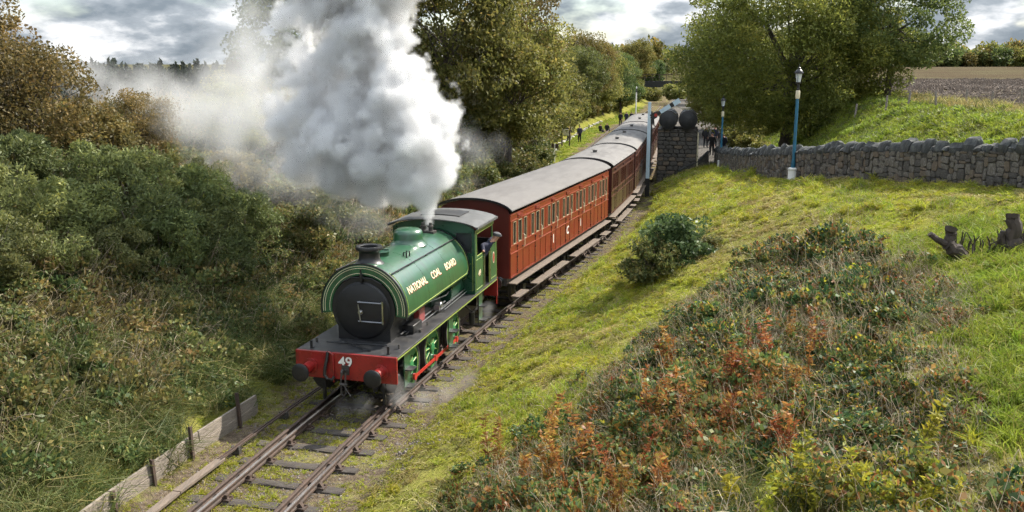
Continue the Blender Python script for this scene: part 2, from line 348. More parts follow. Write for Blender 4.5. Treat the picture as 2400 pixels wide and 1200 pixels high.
def terrain_material():
    m = bpy.data.materials.new('ground_cover'); nt, b = nodes_of(m); N = nt.nodes.new; L = nt.links.new
    geo = N('ShaderNodeNewGeometry')
    def noise(sc, det=6, ro=.6):
        n = N('ShaderNodeTexNoise'); n.inputs['Scale'].default_value = sc; n.inputs['Detail'].default_value = det; n.inputs['Roughness'].default_value = ro; L(geo.outputs['Position'], n.inputs['Vector']); return n.outputs[0]
    def ramp(src, stops):
        r = N('ShaderNodeValToRGB'); L(src, r.inputs[0]); els = r.color_ramp.elements
        while len(els) > 1: els.remove(els[-1])
        for i, (p, c) in enumerate(stops):
            e = els[0] if i == 0 else els.new(p)
            e.position = p; e.color = (*c, 1)
        return r.outputs[0]
    def mix(f, a, c):
        x = N('ShaderNodeMix'); x.data_type = 'RGBA'; L(f, x.inputs[0]); L(a, x.inputs[6]); L(c, x.inputs[7]); return x.outputs[2]
    def attr(n):
        a = N('ShaderNodeAttribute'); a.attribute_name = n; return a.outputs['Fac']
    grass = ramp(noise(1.1, 8, .65), [(.3, (.095, .105, .022)), (.45, (.165, .172, .032)), (.58, (.21, .195, .055)), (.72, (.18, .145, .07))])
    scrub = ramp(noise(2.3, 8, .7), [(.3, (.035, .036, .018)), (.5, (.07, .066, .030)), (.7, (.11, .095, .045))])
    ball = ramp(noise(9, 8, .75), [(.3, (.045, .034, .026)), (.48, (.105, .080, .058)), (.62, (.165, .130, .092)), (.78, (.26, .215, .165))])
    weeds = ramp(noise(3.5, 8, .7), [(.40, (.14, .145, .034)), (.6, (.19, .165, .075))])
    wf = N('ShaderNodeMapRange'); wf.inputs[1].default_value = .48; wf.inputs[2].default_value = .60; L(noise(1.3, 8, .75), wf.inputs[0])
    ball = mix(wf.outputs[0], ball, weeds)
    field = ramp(noise(1.6, 8, .75), [(.3, (.040, .028, .021)), (.5, (.070, .050, .036)), (.7, (.105, .080, .058))])
    wv = N('ShaderNodeTexWave'); wv.wave_type = 'BANDS'; wv.inputs['Scale'].default_value = .42; wv.inputs['Distortion'].default_value = 1.5; wv.inputs['Detail'].default_value = 3
    mp = N('ShaderNodeMapping'); mp.inputs['Rotation'].default_value = (0, 0, R(62)); L(geo.outputs['Position'], mp.inputs[0]); L(mp.outputs[0], wv.inputs[0])
    wm = N('ShaderNodeMath'); wm.operation = 'MULTIPLY'; wm.inputs[1].default_value = .45; L(wv.outputs[1], wm.inputs[0])
    big = ramp(noise(.045, 5, .65), [(.42, (0, 0, 0)), (.6, (.55, .55, .55))])
    stub = N('ShaderNodeRGB'); stub.outputs[0].default_value = (.105, .095, .055, 1)
    field = mix(wm.outputs[0], field, stub.outputs[0]); field = mix(big, field, stub.outputs[0])
    path = ramp(noise(5, 6, .6), [(.35, (.085, .078, .07)), (.6, (.13, .12, .108))])
    c = mix(attr('scrub'), grass, scrub); c = mix(attr('field'), c, field); c = mix(attr('path'), c, path); c = mix(attr('ballast'), c, ball)
    L(c, b.inputs['Base Color']); b.inputs['Roughness'].default_value = .95; b.inputs['Specular IOR Level'].default_value = 0
    bp = N('ShaderNodeBump'); bp.inputs['Strength'].default_value = .8; bp.inputs['Distance'].default_value = .08; L(noise(7, 8, .75), bp.inputs['Height']); L(bp.outputs[0], b.inputs['Normal'])
    return m

def build_terrain():
    yy = np.r_[np.arange(-12, 70, .4), np.arange(70, 160, 1.0), np.geomspace(160, 6000, 70)]
    off = np.r_[-np.geomspace(4000, 40, 40), -np.arange(39, 14, -1.0), np.arange(-14, 30, .3), np.arange(30, 60, 1.0), np.geomspace(60, 4500, 45)]
    Y, O = np.meshgrid(yy, off, indexing='ij'); X = cx(Y)+O
    Z = ground(X, Y)
    ny, nx = Y.shape; idx = np.arange(ny*nx).reshape(ny, nx)
    F = np.stack([idx[:-1, :-1], idx[:-1, 1:], idx[1:, 1:], idx[1:, :-1]], -1).reshape(-1, 4)
    d = O; q = -d+lfoot(Y); W = wx(Y)
    wn = wob(X*1.7, Y*1.7)*.35
    ball = sstep((2.75+wn-d)/.6)*sstep((d-lfoot(Y)*1.0+.15+wn*.5)/.4)
    strip = sstep((Y-52)/6)*sstep((-4.9+sidx(Y)*.28-d+wn)/.6)*(Y < 190)         # mown strip beside the loop
    strip = sstep((Y-52)/6)*sstep((sidx(Y)-1.7-d)/.5)*(Y < 190)*(q < .6)
    ball = ball*(1-strip)
    e = X-W
    path = sstep((e-.3)/.3)*sstep((2.9-e)/.5)*(d > 0)
    path = np.maximum(path, sstep((Y-61)/1)*sstep((d-2.0)/.2)*sstep((2.9-e)/.5))
    field = sstep((e-13.5+wn*2-np.clip((45-Y)*.12, 0, 3))/1.5)*(d > 0)*sstep((X-20)/3)
    scrub = np.where(q > 0, sstep((q-.2)/1.0)*(1-strip), 0)
    me = np_mesh('ground', np.stack([X, Y, Z], -1).reshape(-1, 3), F, terrain_material(),
                 dict(ballast=ball.ravel(), path=path.ravel(), field=field.ravel(), scrub=scrub.ravel()), smooth=True)
    o = link('ground', me); tag(o, 'grassy railway cutting with ballast floor, path and ploughed field', kind='structure'); return o
build_terrain()

# ------------------------------------------------------------------ track
def path_frame(y, off=0.0):
    x0, x1 = cx(y-.25), cx(y+.25); a = math.atan2(x1-x0, .5)
    return cx(y)+off*math.cos(a), y-off*math.sin(a), a
def sweep(name, offs_fn, ys, prof, mats, parent, mis=None, z0=0):
    """prof: closed list of (across, up) points swept along the track; mis: material per side of the profile"""
    V = []; n = len(prof)
    for y in ys:
        x, yy, a = path_frame(y, offs_fn(y)); ca, sa = math.cos(a), math.sin(a)
        for p in prof: V.append((x+p[0]*ca, yy-p[0]*sa, z0+p[1]))
    Fc = []; mi = []
    for i in range(len(ys)-1):
        for k in range(n):
            Fc.append((i*n+k, i*n+(k+1) % n, (i+1)*n+(k+1) % n, (i+1)*n+k)); mi.append(mis[k] if mis else 0)
    b = MB(); b.v = V; b.f = Fc; b.m = mi
    return b.build(name, mats, parent, ang=30)
RAILP = [(-.035, -.145), (.035, -.145), (.035, -.11), (.011, -.09), (.011, -.05), (.036, -.035), (.036, -.008), (.026, 0), (-.026, 0), (-.036, -.008), (-.036, -.035), (-.011, -.05), (-.011, -.09), (-.035, -.11)]
RAILM = [0, 0, 0, 0, 0, 0, 0, 1, 0, 0, 0, 0, 0, 0]
track = empty('railway_track'); tag(track, 'railway track of rusty rails on weathered timber sleepers under the train', kind='structure')
ysm = np.arange(-4, 175, 1.0)
RZ = 0.0
for s_ in (-.7525, .7525):
    sweep('rail', lambda y, s_=s_: s_, ysm, RAILP, [M('rust'), M('railhead')], track, RAILM, z0=RZ)
ys2 = np.arange(-4, 150, 1.0)
for s_ in (-.7525, .7525):
    sweep('rail', lambda y, s_=s_: s_+float(sidx(y)), ys2, RAILP, [M('rust'), M('rust')], track, RAILM, z0=RZ-.004)
def sleeper_mesh(seed):
    rng = np.random.default_rng(seed); b = MB(); n = 7; V = []
    for i in range(n):
        x = -1.3+2.6*i/(n-1)
        for (yy, zz) in ((-.125, -.10), (.125, -.10), (.127, 0), (.09, .012), (-.09, .012), (-.127, 0)):
            V.append((x+rng.normal(0, .012), yy+rng.normal(0, .009), zz+rng.normal(0, .006)))
    Fc = [(i*6+k, i*6+(k+1) % 6, (i+1)*6+(k+1) % 6, (i+1)*6+k) for i in range(n-1) for k in range(6)]
    Fc += [tuple(range(5, -1, -1)), tuple((n-1)*6+k for k in range(6))]
    b.add(V, Fc); return b.mesh('sleeper', M('sleeper'))
SLP = [sleeper_mesh(i) for i in range(5)]
cb = MB()
cb.box((0, 0, .018), (.17, .095, .018)); cb.prism([(.05, .03), (.13, .03), (.075, .115), (.045, .115)], -.045, .045)
cb.prism([(-.05, .03), (-.13, .03), (-.075, .105), (-.045, .105)], -.045, .045); cb.box((-.085, 0, .085), (.028, .05, .03))
for sx in (-.14, .14): cb.lathe([(.022, .03), (.022, .06), (.008, .066)], (sx, .05 if sx > 0 else -.05, 0), n=6)
chair_me = cb.mesh('rail_chair', M('rust'))
y = 7.0; k = 0
while y < 66:
    jig = random.uniform(-.05, .05); x, yy, a = path_frame(y, random.uniform(-.06, .06) - (.1 if y < 40 else .3))
    o = link('sleeper', SLP[k % 5], track, (x, yy, -.180+random.uniform(-.012, .008)), (0, 0, -a+random.uniform(-.03, .03)), (1.04 if y > 25 else 1.0+random.uniform(-.03, .06), 1, 1))
    if y < 27:
        offs = [-.7525, .7525, -.7525+float(sidx(y)), .7525+float(sidx(y))]
    else: offs = [.7525]
    for of in offs:
        x, yy, a = path_frame(y, of); link('rail_chair', chair_me, track, (x, yy, -.170), (0, 0, -a + (math.pi if of < 0 else 0)))
    y += random.uniform(.72, .86); k += 1

# point rodding beside the track, in stands, and the plank that guards its near end
rod = empty('point_rodding'); tag(rod, 'pair of rusty signal rods on low iron stands beside the left rail', 'rodding')
def rodpath(y): return float(np.interp(y, [8, 14.9, 19.2, 22, 40], [-1.52, -1.68, -1.58, -1.50, -1.5]))
for dz in (0, .07):
    sweep('rod', lambda y, dz=dz: rodpath(y)+dz, np.arange(16.8, 40, .8), [(-.017, -.06), (.017, -.06), (.017, -.026), (-.017, -.026)], M('rust'), rod)
for y in (17.4, 19.3, 21.4, 23.6, 26):
    x, yy, a = path_frame(y, rodpath(y)+.035)
    b = MB(); b.box((0, 0, .06), (.10, .05, .05)); b.box((-.075, 0, .12), (.012, .045, .05)); b.box((.075, 0, .12), (.012, .045, .05)); b.lathe([(.02, -.07), (.02, .07)], (0, 0, .075), 'X', 10)
    b.build('rod_stand', M('iron'), rod, (x, yy, -.19), (0, 0, -a))
b = MB(); pts = [path_frame(y, rodpath(y)+.03) for y in (12.5, 14.0, 15.4, 16.9)]
for i, (p, q) in enumerate(zip(pts[:-1], pts[1:])):
    a = math.atan2(q[0]-p[0], q[1]-p[1]); ln = math.hypot(q[0]-p[0], q[1]-p[1])
    b.box(((p[0]+q[0])/2, (p[1]+q[1])/2, -.08+.004*i), (.085, ln/2-.01, .03), 0, Matrix.Rotation(-a, 3, 'Z'))
o = b.build('rodding_cover', M('footwood'), None, bevel=.006); tag(o, 'low weathered plank cover over the near end of the signal rods', 'cover')

# plank revetment with old rail posts at the foot of the left bank
rev = empty('plank_revetment', (0, 0, 0)); tag(rev, 'low weathered plank revetment holding back the grassy bank at the track', 'revetment')
def revx(y): return float(np.interp(y, [8, 14.87, 19.25, 20.2], [-2.22, -2.42, -2.28, -2.22]))
rows = [(9.0, 11.6), (11.62, 14.2), (14.22, 16.9), (16.92, 19.4)]
for i, (a0, a1) in enumerate(rows):
    for r_ in range(2):
        if r_ == 1 and i == 9: continue
        p = path_frame(a0+r_*.35, revx(a0)); q = path_frame(min(a1+r_*.35, 19.6-.2*r_), revx(a1))
        a = math.atan2(q[0]-p[0], q[1]-p[1]); ln = math.hypot(q[0]-p[0], q[1]-p[1])
        b = MB(); b.box((0, 0, 0), (.028, ln/2-.006, .118))
        o = b.build('plank', M('wood'), rev, ((p[0]+q[0])/2-.01*r_, (p[1]+q[1])/2, -.07+.245*r_+random.uniform(-.008, .008)), (0, R(random.uniform(-5, 3)), -a), bevel=.008)
for y, h_ in ((13.4, .50), (14.6, .48), (15.7, .58), (16.9, .74), (18.6, .84)):
    x, yy, a = path_frame(y, revx(y)+.075)
    b = MB(); b.box((0, 0, h_/2-.1), (.035, .012, h_/2)); b.box((.03, 0, h_/2-.1), (.010, .035, h_/2))
    b.build('post', M('rust'), rev, (x, yy, -.1), (R(random.uniform(-3, 3)), R(random.uniform(-6, 4)), -a))

# ------------------------------------------------------------------ steam locomotive (local: x right, y back along the train, z up; origin under the front buffer beam)
def arc(r, a0, a1, n, cxz=(0, 0), sx=1.0):
    return [(cxz[0]+sx*r*math.cos(R(a0+(a1-a0)*i/(n-1))), cxz[1]+r*math.sin(R(a0+(a1-a0)*i/(n-1)))) for i in range(n)]
def text_mesh(txt, size, extr=.004, font_bold=.0):
    c = bpy.data.curves.new('t', 'FONT'); c.body = txt; c.size = size; c.extrude = extr; c.align_x = 'CENTER'; c.align_y = 'CENTER'; c.offset = font_bold; c.resolution_u = 3
    o = bpy.data.objects.new('t', c); COL.objects.link(o)
    me = bpy.data.meshes.new_from_object(o); bpy.data.objects.remove(o); return me
def text_obj(name, txt, size, mt, parent, fn, extr=.004, bold=0):
    me = text_mesh(txt, size, extr, bold); me.materials.clear(); me.materials.append(mt)
    for v in me.vertices: v.co = fn(v.co.x, v.co.y, v.co.z)
    bm_fix(me)
    return link(name, me, parent)

LTH = .262
loco = empty('steam_locomotive', (-3.74, 19.62, 0), -LTH)
tag(loco, 'green saddle tank steam locomotive with red buffer beam hauling the train', 'locomotive')
TC, TR_, T0, T1 = 2.16, 1.07, 1.02, 5.86              # tank centre height, radius, front, back
# saddle tank: horseshoe round the boiler
a0, a1 = -9, 189
out_ = arc(TR_, a0, a1, 37, (0, TC)); inn = arc(.80, a0, a1, 37, (0, TC))
b = MB(); b.strip(out_, inn, T0, T1)
tank_o = b.build('saddle_tank', M('green'), loco, ang=50, bevel=.02)
b = MB()                                              # turned over edge rims and lower flanges
for yy in (T0-.012, T1-.1):
    b.strip(arc(TR_+.022, a0, a1, 37, (0, TC)), arc(TR_-.004, a0, a1, 37, (0, TC)), yy, yy+.05)
b.build('tank_rim', M('black'), tank_o)
b = MB()
for rr in (1.035, .985, .865): b.strip(arc(rr, a0+3, a1-3, 37, (0, TC)), arc(rr-.011, a0+3, a1-3, 37, (0, TC)), T0-.006, T0+.004)
b.build('front_lining', M('cream'), tank_o)
def tp(a, y, r=TR_+.006): return (r*math.cos(R(a)), y, TC+r*math.sin(R(a)))
for sgn in (0, 1):
    f = (lambda a: a) if sgn == 0 else (lambda a: 180-a)
    b = MB()
    loop = [tp(f(-5), T0+.13), tp(f(-5), T1-.25)] + [tp(f(-5+55*i/8), T1-.15+.0*i) for i in range(0, 9)]
    b.tube([tp(f(-5), T0+.13), tp(f(-5), T1-.28), tp(f(0), T1-.17)] + [tp(f(0+50*i/6), T1-.17) for i in range(1, 7)], .009, 6)
    b.tube([tp(f(-5+60*i/8), T0+.13) for i in range(9)], .009, 6)
    b.build('side_lining', M('lime'), tank_o)
    b = MB(); b.tube([tp(f(51), T0+.08, TR_+.055), tp(f(51), T1-.12, TR_+.055)], .016, 8)
    for yy in (T0+.1, 2.2, 3.4, 4.6, T1-.2): b.tube([tp(f(51), yy, TR_-.01), tp(f(51), yy, TR_+.06)], .013, 6)
    b.build('handrail', M('black'), tank_o)
b = MB()
for yy in (2.55, 4.15): b.strip(arc(TR_+.0035, a0, a1, 37, (0, TC)), arc(TR_-.003, a0, a1, 37, (0, TC)), yy, yy+.05)
b.build('tank_band', M('green'), tank_o)
# lettering wrapped round the tank side
def wrap(yc, ac, dr, dy=0, dz=0):
    def fn(x, y_, z): a = R(ac)+(y_+dz)/TR_; r = TR_+.004+dr+z*.5; return (r*math.cos(a), yc+x+dy, TC+r*math.sin(a))
    return fn
for w, yc in (('NATIONAL', 1.98), ('COAL', 3.28), ('BOARD', 4.42)):
    text_obj('lettering_shade', w, .25, M('lettershade'), tank_o, wrap(yc, 22.5, .0, .017, -.017), .003, .004)
    text_obj('lettering', w, .25, M('letter'), tank_o, wrap(yc, 22.5, .004), .003, .003)
# filler, lifting brackets, dome
b = MB(); b.lathe([(.20, 3.19), (.20, 3.30), (.215, 3.30), (.215, 3.325), (.17, 3.345), (.02, 3.36)], (0, 2.15, 0), n=24); b.tube([(-.2, 2.15, 3.37), (.2, 2.15, 3.37)], .015, 6)
b.build('tank_filler', M('dgreen'), tank_o)
b = MB()
for yy in (2.55, 2.75): b.tube([(.42, yy, 3.12), (.42, yy, 3.23), (.50, yy, 3.23), (.50, yy, 3.10)], .018, 6)
b.build('lifting_bracket', M('black'), tank_o)
b = MB(); b.lathe([(.50, 3.15), (.44, 3.22), (.40, 3.27), (.385, 3.33), (.385, 3.45), (.36, 3.52), (.27, 3.575), (.12, 3.595), (.01, 3.60)], (0, 3.95, 0), n=32)
b.build('dome', M('green'), loco, ang=60)
b = MB()
for sx in (-.11, .11): b.lathe([(.06, 3.2), (.06, 3.36), (.08, 3.37), (.08, 3.41), (.045, 3.42), (.045, 3.49), (.03, 3.5)], (sx, 5.35, 0), n=14)
b.box((0, 5.35, 3.24), (.24, .13, .03)); b.build('safety_valve', M('iron'), loco)
# smokebox
b = MB(); b.lathe([(.79, T0-.01), (.79, 2.45)], (0, 0, 2.15), 'Y', 40)
b.prism([(-.66, 1.40), (.66, 1.40), (.66, 1.75), (.74, 1.95), (.5, 2.3), (-.5, 2.3), (-.74, 1.95), (-.66, 1.75)], T0+.0, 2.3)
sb = b.build('smokebox', M('smokebox'), loco)
b = MB(); b.lathe([(.69, T0-.012), (.69, T0-.03), (.655, T0-.045), (.645, T0-.075), (.50, T0-.12), (.25, T0-.15), (.02, T0-.155)], (0, 0, 2.13), 'Y', 40)
door = b.build('smokebox_door', M('smokebox'), loco, ang=50)
b = MB(); b.tube([(-.05, T0-.2, 2.38), (.56, T0-.2, 2.38)], .017, 8); b.tube([(-.05, T0-.2, 1.92), (.58, T0-.2, 1.92)], .017, 8)
b.tube([(.56, T0-.2, 2.42), (.56, T0-.2, 1.88)], .020, 8)
for p in ((-.03, 2.38), (.5, 2.38), (-.03, 1.92), (.5, 1.92)): b.tube([(p[0], T0-.2, p[1]), (p[0], T0-.06, p[1])], .014, 6)
b.build('door_rail', M('steel'), door)
b = MB(); b.lathe([(.06, T0-.15), (.06, T0-.19), (.03, T0-.2), (.03, T0-.25)], (0, 0, 2.13), 'Y', 14); b.tube([(0, T0-.23, 2.13), (-.03, T0-.235, 2.33)], .014, 6); b.tube([(0, T0-.25, 2.13), (.03, T0-.255, 1.92)], .014, 6)
b.build('door_handle', M('steel'), door)
b = MB(); b.box((0, T0-.05, 2.92), (.03, .05, .10)); b.box((0, T0-.09, 2.98), (.012, .02, .16)); b.lathe([(.05, T0-.1), (.05, T0-.04)], (0, 0, 2.93), 'Y', 14)
b.tube([(-.5, T0-.06, 2.80), (-.25, T0-.08, 2.93), (.25, T0-.08, 2.93), (.5, T0-.06, 2.80)], .012, 6)
b.build('lamp_iron', M('black'), loco)
# chimney
b = MB(); b.lathe([(.37, 3.16), (.31, 3.20), (.265, 3.25), (.245, 3.32), (.24, 3.43), (.25, 3.46), (.28, 3.49), (.315, 3.51), (.32, 3.555), (.305, 3.59), (.25, 3.595), (.215, 3.57), (.21, 3.2)], (0, 1.45, 0), n=36)
b.build('chimney', M('black'), loco, ang=50)
# boiler below the tank, ashpan, frames
b = MB(); b.lathe([(.62, 2.4), (.62, 5.0)], (0, 0, 2.05), 'Y', 28); b.bx(-.52, .52, 4.2, 5.9, .75, 1.9); b.build('boiler', M('dgreen'), loco)
b = MB(); b.bx(-.62, -.585, .1, 8.0, .48, 1.32); b.bx(.585, .62, .1, 8.0, .48, 1.32); b.bx(-.58, .58, 1.1, 2.2, .62, 1.36); b.bx(-.58, .58, 2.9, 3.1, .6, 1.3); b.bx(-.58, .58, 7.5, 7.7, .6, 1.3)
b.build('frame', M('black'), loco)
# running plate, valance
b = MB(); b.bx(-1.235, 1.235, .02, 8.10, 1.365, 1.40); pl = b.build('running_plate', M('plate'), loco, bevel=.006)
for sx in (-1, 1):
    b = MB(); b.bx(sx*1.195, sx*1.22, .05, 8.08, 1.305, 1.362); b.build('valance', M('dgreen'), loco)
    b = MB(); b.bx(sx*1.222, sx*1.228, .05, 8.08, 1.325, 1.352); b.build('valance_lining', M('lime'), loco)
# buffer beam
b = MB(); b.bx(-1.235, 1.235, -.045, .02, .78, 1.403); beam = b.build('buffer_beam', M('red'), loco, bevel=.008)
text_obj('number_shade', '49', .34, M('smokebox'), beam, lambda x, y_, z: (.0+x+.012, -.048-z*.5, 1.195+y_-.012), .002, .006)
text_obj('number', '49', .34, M('white'), beam, lambda x, y_, z: (.0+x, -.052-z*.5, 1.195+y_), .003, .006)
b = MB()
for i in range(9):
    for zz in (.86, 1.33):
        x = -1.12+i*.28; b.lathe([(.016, -.045), (.016, -.056), (.004, -.06)], (x, 0, zz), 'Y', 8)
b.build('rivet', M('red'), beam)
for sx in (-.865, .865):
    b = MB(); b.lathe([(.18, -.045), (.18, -.075), (.125, -.085), (.118, -.33), (.125, -.34), (.125, -.36)], (sx, 0, 1.05), 'Y', 24); bo = b.build('buffer', M('red'), loco)
    b = MB(); b.lathe([(.06, -.35), (.06, -.50), (.14, -.52), (.208, -.535), (.208, -.555), (.19, -.567), (.10, -.578), (.01, -.58)], (sx, 0, 1.05), 'Y', 30); b.build('buffer_head', M('black'), bo)
b = MB(); b.tube([(0, -.04, 1.02), (0, -.16, 1.02), (.0, -.22, 1.06), (.0, -.27, 1.03), (.0, -.27, .97), (0, -.21, .96)], [.04, .038, .035, .03, .025, .02], 8)
b.box((0, -.05, 1.02), (.09, .015, .11)); b.build('drawhook', M('iron'), loco)
b = MB()
b.tube([(-.05, -.17, 1.0), (-.055, -.2, .80), (-.04, -.2, .72)], .018, 6); b.tube([(.05, -.17, 1.0), (.055, -.2, .80), (.04, -.2, .72)], .018, 6)
b.tube([(-.09, -.2, .73), (.09, -.2, .73)], .03, 8); b.tube([(-.05, -.2, .72), (-.06, -.2, .52), (0, -.2, .46), (.06, -.2, .52), (.05, -.2, .72)], .018, 6)
b.tube([(.0, -.21, .74), (.16, -.23, .52)], .014, 6); b.lathe([(.03, -.02), (.03, .02)], (.17, -.23, .5), 'Z', 8)
b.build('screw_coupling', M('iron'), loco)
b = MB(); b.tube([(-.42, -.065, 1.42), (-.42, -.10, 1.30), (-.47, -.13, 1.05), (-.48, -.14, .88), (-.40, -.15, .80), (-.30, -.13, .80), (-.26, -.1, .86)], .036, 10); b.build('vacuum_hose', M('black'), loco)
b = MB(); b.tube([(-.29, -.07, .72), (-.29, -.07, 1.36), (-.36, -.075, 1.42), (-.42, -.07, 1.42)], .022, 8); b.build('vacuum_pipe', M('red'), loco)
for sx in (-.93, .96):
    b = MB(); b.box((sx, .16, 1.49), (.028, .012, .09)); b.box((sx, .2, 1.408), (.04, .05, .008)); b.build('lamp_bracket', M('black'), loco)
b = MB(); b.tube([(-.78, .62, 1.43), (.72, .68, 1.435)], .017, 6); b.tube([(-.35, .66, 1.47), (.44, .26, 1.425)], .017, 6); b.tube([(.30, .27, 1.42), (.48, .27, 1.42)], .02, 6); b.build('fire_iron', M('black'), loco)
# plumbing and fittings on the right running plate
for sx in (-1, 1):
    b = MB()
    b.tube([(sx*.72, 1.5, 1.46), (sx*.74, 3.0, 1.5), (sx*.76, 4.6, 1.50)], .022, 6); b.tube([(sx*.82, 1.6, 1.45), (sx*.84, 3.0, 1.46), (sx*.90, 5.6, 1.52)], .016, 6)
    b.tube([(sx*.60, 2.6, 1.85), (sx*.86, 2.9, 1.9), (sx*.86, 4.4, 1.72), (sx*.70, 5.7, 1.75)], .02, 6); b.tube([(sx*.95, 3.75, 1.50), (sx*.95, 5.75, 1.56)], .014, 6); b.tube([(sx*1.0, 3.85, 1.47), (sx*1.0, 5.75, 1.5)], .014, 6)
    b.build('feed_pipe', M('steel'), loco)
    b = MB(); b.box((sx*.88, 3.75, 1.57), (.07, .16, .06)); b.lathe([(.075, -.09), (.09, -.07), (.09, .07), (.075, .09)], (sx*.88, 3.75, 1.61), 'X', 12); b.lathe([(.05, 0), (.05, .14)], (sx*.88, 3.95, 1.52), 'Z', 10)
    b.build('injector', M('steel'), loco)
    b = MB(); b.bx(sx*.62, sx*.95, 1.75, 2.35, 1.41, 1.62); b.build('sandbox', M('black'), loco, bevel=.02)
    b = MB(); b.bx(sx*.64, sx*.80, 2.55, 2.95, 1.41, 1.80); b.build('reversing_bracket', M('red'), loco, bevel=.02)
    b = MB(); b.box((sx*1.03, .62, 1.45), (.02, .02, .05)); b.box((sx*1.03, 2.0, 1.44), (.03, .05, .035)); b.box((sx*.99, 2.6, 1.44), (.02, .02, .05)); b.build('oil_pot', M('iron'), loco)
    b = MB(); b.prism([(-.02, 1.41), (.22, 1.41), (.30, 1.62), (.30, 2.05), (-.02, 2.05)], 4.75, 5.80); 
    for v in range(len(b.v)): b.v[v] = (sx*(.60+b.v[v][0]), b.v[v][1], b.v[v][2])
    b.build('firebox_side', M('dgreen'), loco)
# splashers / guard irons
for sx in (-1, 1):
    b = MB(); b.bx(sx*.72, sx*.78, .32, .40, .12, 1.36); b.build('guard_iron', M('black'), loco)
    b = MB(); b.bx(sx*.66, sx*.98, .45, 1.25, .38, .86); b.lathe([(.25, .40), (.25, 1.3)], (sx*.80, 0, .62), 'Y', 20); b.build('cylinder_block', M('black'), loco)
# wheels
def loco_wheel():
    b = MB(); n = 40; r = .60
    b.strip([(r*math.cos(2*math.pi*i/n), r*math.sin(2*math.pi*i/n)) for i in range(n)], [((r-.075)*math.cos(2*math.pi*i/n), (r-.075)*math.sin(2*math.pi*i/n)) for i in range(n)], -.06, .06, 'X', 1, True)
    b.strip([((r+.028)*math.cos(2*math.pi*i/n), (r+.028)*math.sin(2*math.pi*i/n)) for i in range(n)], [((r-.05)*math.cos(2*math.pi*i/n), (r-.05)*math.sin(2*math.pi*i/n)) for i in range(n)], -.085, -.055, 'X', 1, True)
    b.strip([((r-.07)*math.cos(2*math.pi*i/n), (r-.07)*math.sin(2*math.pi*i/n)) for i in range(n)], [((r-.135)*math.cos(2*math.pi*i/n), (r-.135)*math.sin(2*math.pi*i/n)) for i in range(n)], -.05, .05, 'X', 0, True)
    b.lathe([(.13, -.06), (.13, .075), (.10, .09)], (0, 0, 0), 'X', 20)
    b.lathe([(.075, .05), (.075, .16), (.06, .17)], (0, .0, -.26), 'X', 14, 2)
    for k in range(11):
        a = 2*math.pi*k/11+.2; ca, sa = math.cos(a), math.sin(a)
        b.tube([(0, .11*ca, .11*sa), (0, .49*ca, .49*sa)], [.036, .026], 6)
    b.prism([(.12*math.cos(t), -.20+.2*math.sin(t)) for t in [i*2*math.pi/14 for i in range(14)]], -.045, .055, 'X')
    # balance weight
    b.strip(arc(.46, 35, 145, 10), arc(.27, 45, 135, 10), -.04, .045, 'X')
    return b.mesh('wheel', [M('wheelgreen'), M('iron'), M('steel')])
wm_ = loco_wheel()
wl = MB(); n = 32
for rr in (.475, .135): wl.strip([(rr*math.cos(2*math.pi*i/n), rr*math.sin(2*math.pi*i/n)) for i in range(n)], [((rr-.02)*math.cos(2*math.pi*i/n), (rr-.02)*math.sin(2*math.pi*i/n)) for i in range(n)], .05, .056, 'X', 0, True)
for k in range(11):
    a = 2*math.pi*k/11+.2; ca, sa = math.cos(a), math.sin(a); wl.tube([(.034, .14*ca, .14*sa), (.028, .43*ca, .43*sa)], .011, 4)
wlm = wl.mesh('wheel_lining', M('lime'))
WY = (1.78, 3.28, 4.98)
for sx in (-1, 1):
    for yy in WY:
        o = link('wheel', wm_, loco, (sx*.80, yy, .60), (0, 0, 0), (sx, 1, 1)); link('wheel_lining', wlm, o)
    b = MB(); z0 = .60-.27
    for ya, yb in zip(WY[:-1], WY[1:]): b.prism([(ya-.02, z0-.036), (yb+.02, z0-.036), (yb+.02, z0+.036), (ya-.02, z0+.036)], sx*.94, sx*.968, 'X')
    for yy in WY: b.lathe([(.085, sx*.915), (.085, sx*.978)], (0, yy, z0), 'X', 16)
    b.build('coupling_rod', M('brightred'), loco)
    b = MB()
    for yy in (2.53, 4.13): b.tube([(sx*.70, yy-.35, .35), (sx*.80, yy+.1, 1.3)], .03, 6); b.bx(sx*.64, sx*.72, yy-.25, yy+.25, .85, 1.05)
    for yy in WY: b.box((sx*.64, yy, 1.18), (.05, .42, .04)); b.box((sx*.64, yy, 1.26), (.05, .28, .03)); b.box((sx*.62, yy, .58), (.06, .13, .16))
    b.build('spring_gear', M('black'), loco)
    for yy in (.95, 4.12, 6.82):                        # front, middle and cab steps
        b = MB(); b.bx(sx*1.06, sx*1.09, yy-.17, yy+.17, .34, 1.36); s1 = b.build('step_plate', M('green'), loco)
        for zz in (.40, .82): b = MB(); b.bx(sx*1.05, sx*1.27, yy-.16, yy+.16, zz, zz+.025); b.build('step_tread', M('plate'), s1)
    b = MB(); b.tube([(sx*1.13, 6.45, 1.2), (sx*1.13, 6.45, .35)], .02, 6); b.lathe([(.09, .4), (.09, .75)], (sx*.98, 6.3, 0), 'Z', 12); b.tube([(sx*.8, 5.9, 1.1), (sx*1.0, 6.4, .7), (sx*.8, 7.4, .6)], .035, 6); b.bx(sx*.62, sx*.9, 7.0, 7.8, .75, 1.2); b.build('brake_gear', M('black'), loco)
    b = MB(); b.tube([(sx*1.2, 8.12, 1.35), (sx*1.2, 8.14, .55)], .018, 6); b.build('lamp_pole', M('brightred'), loco)
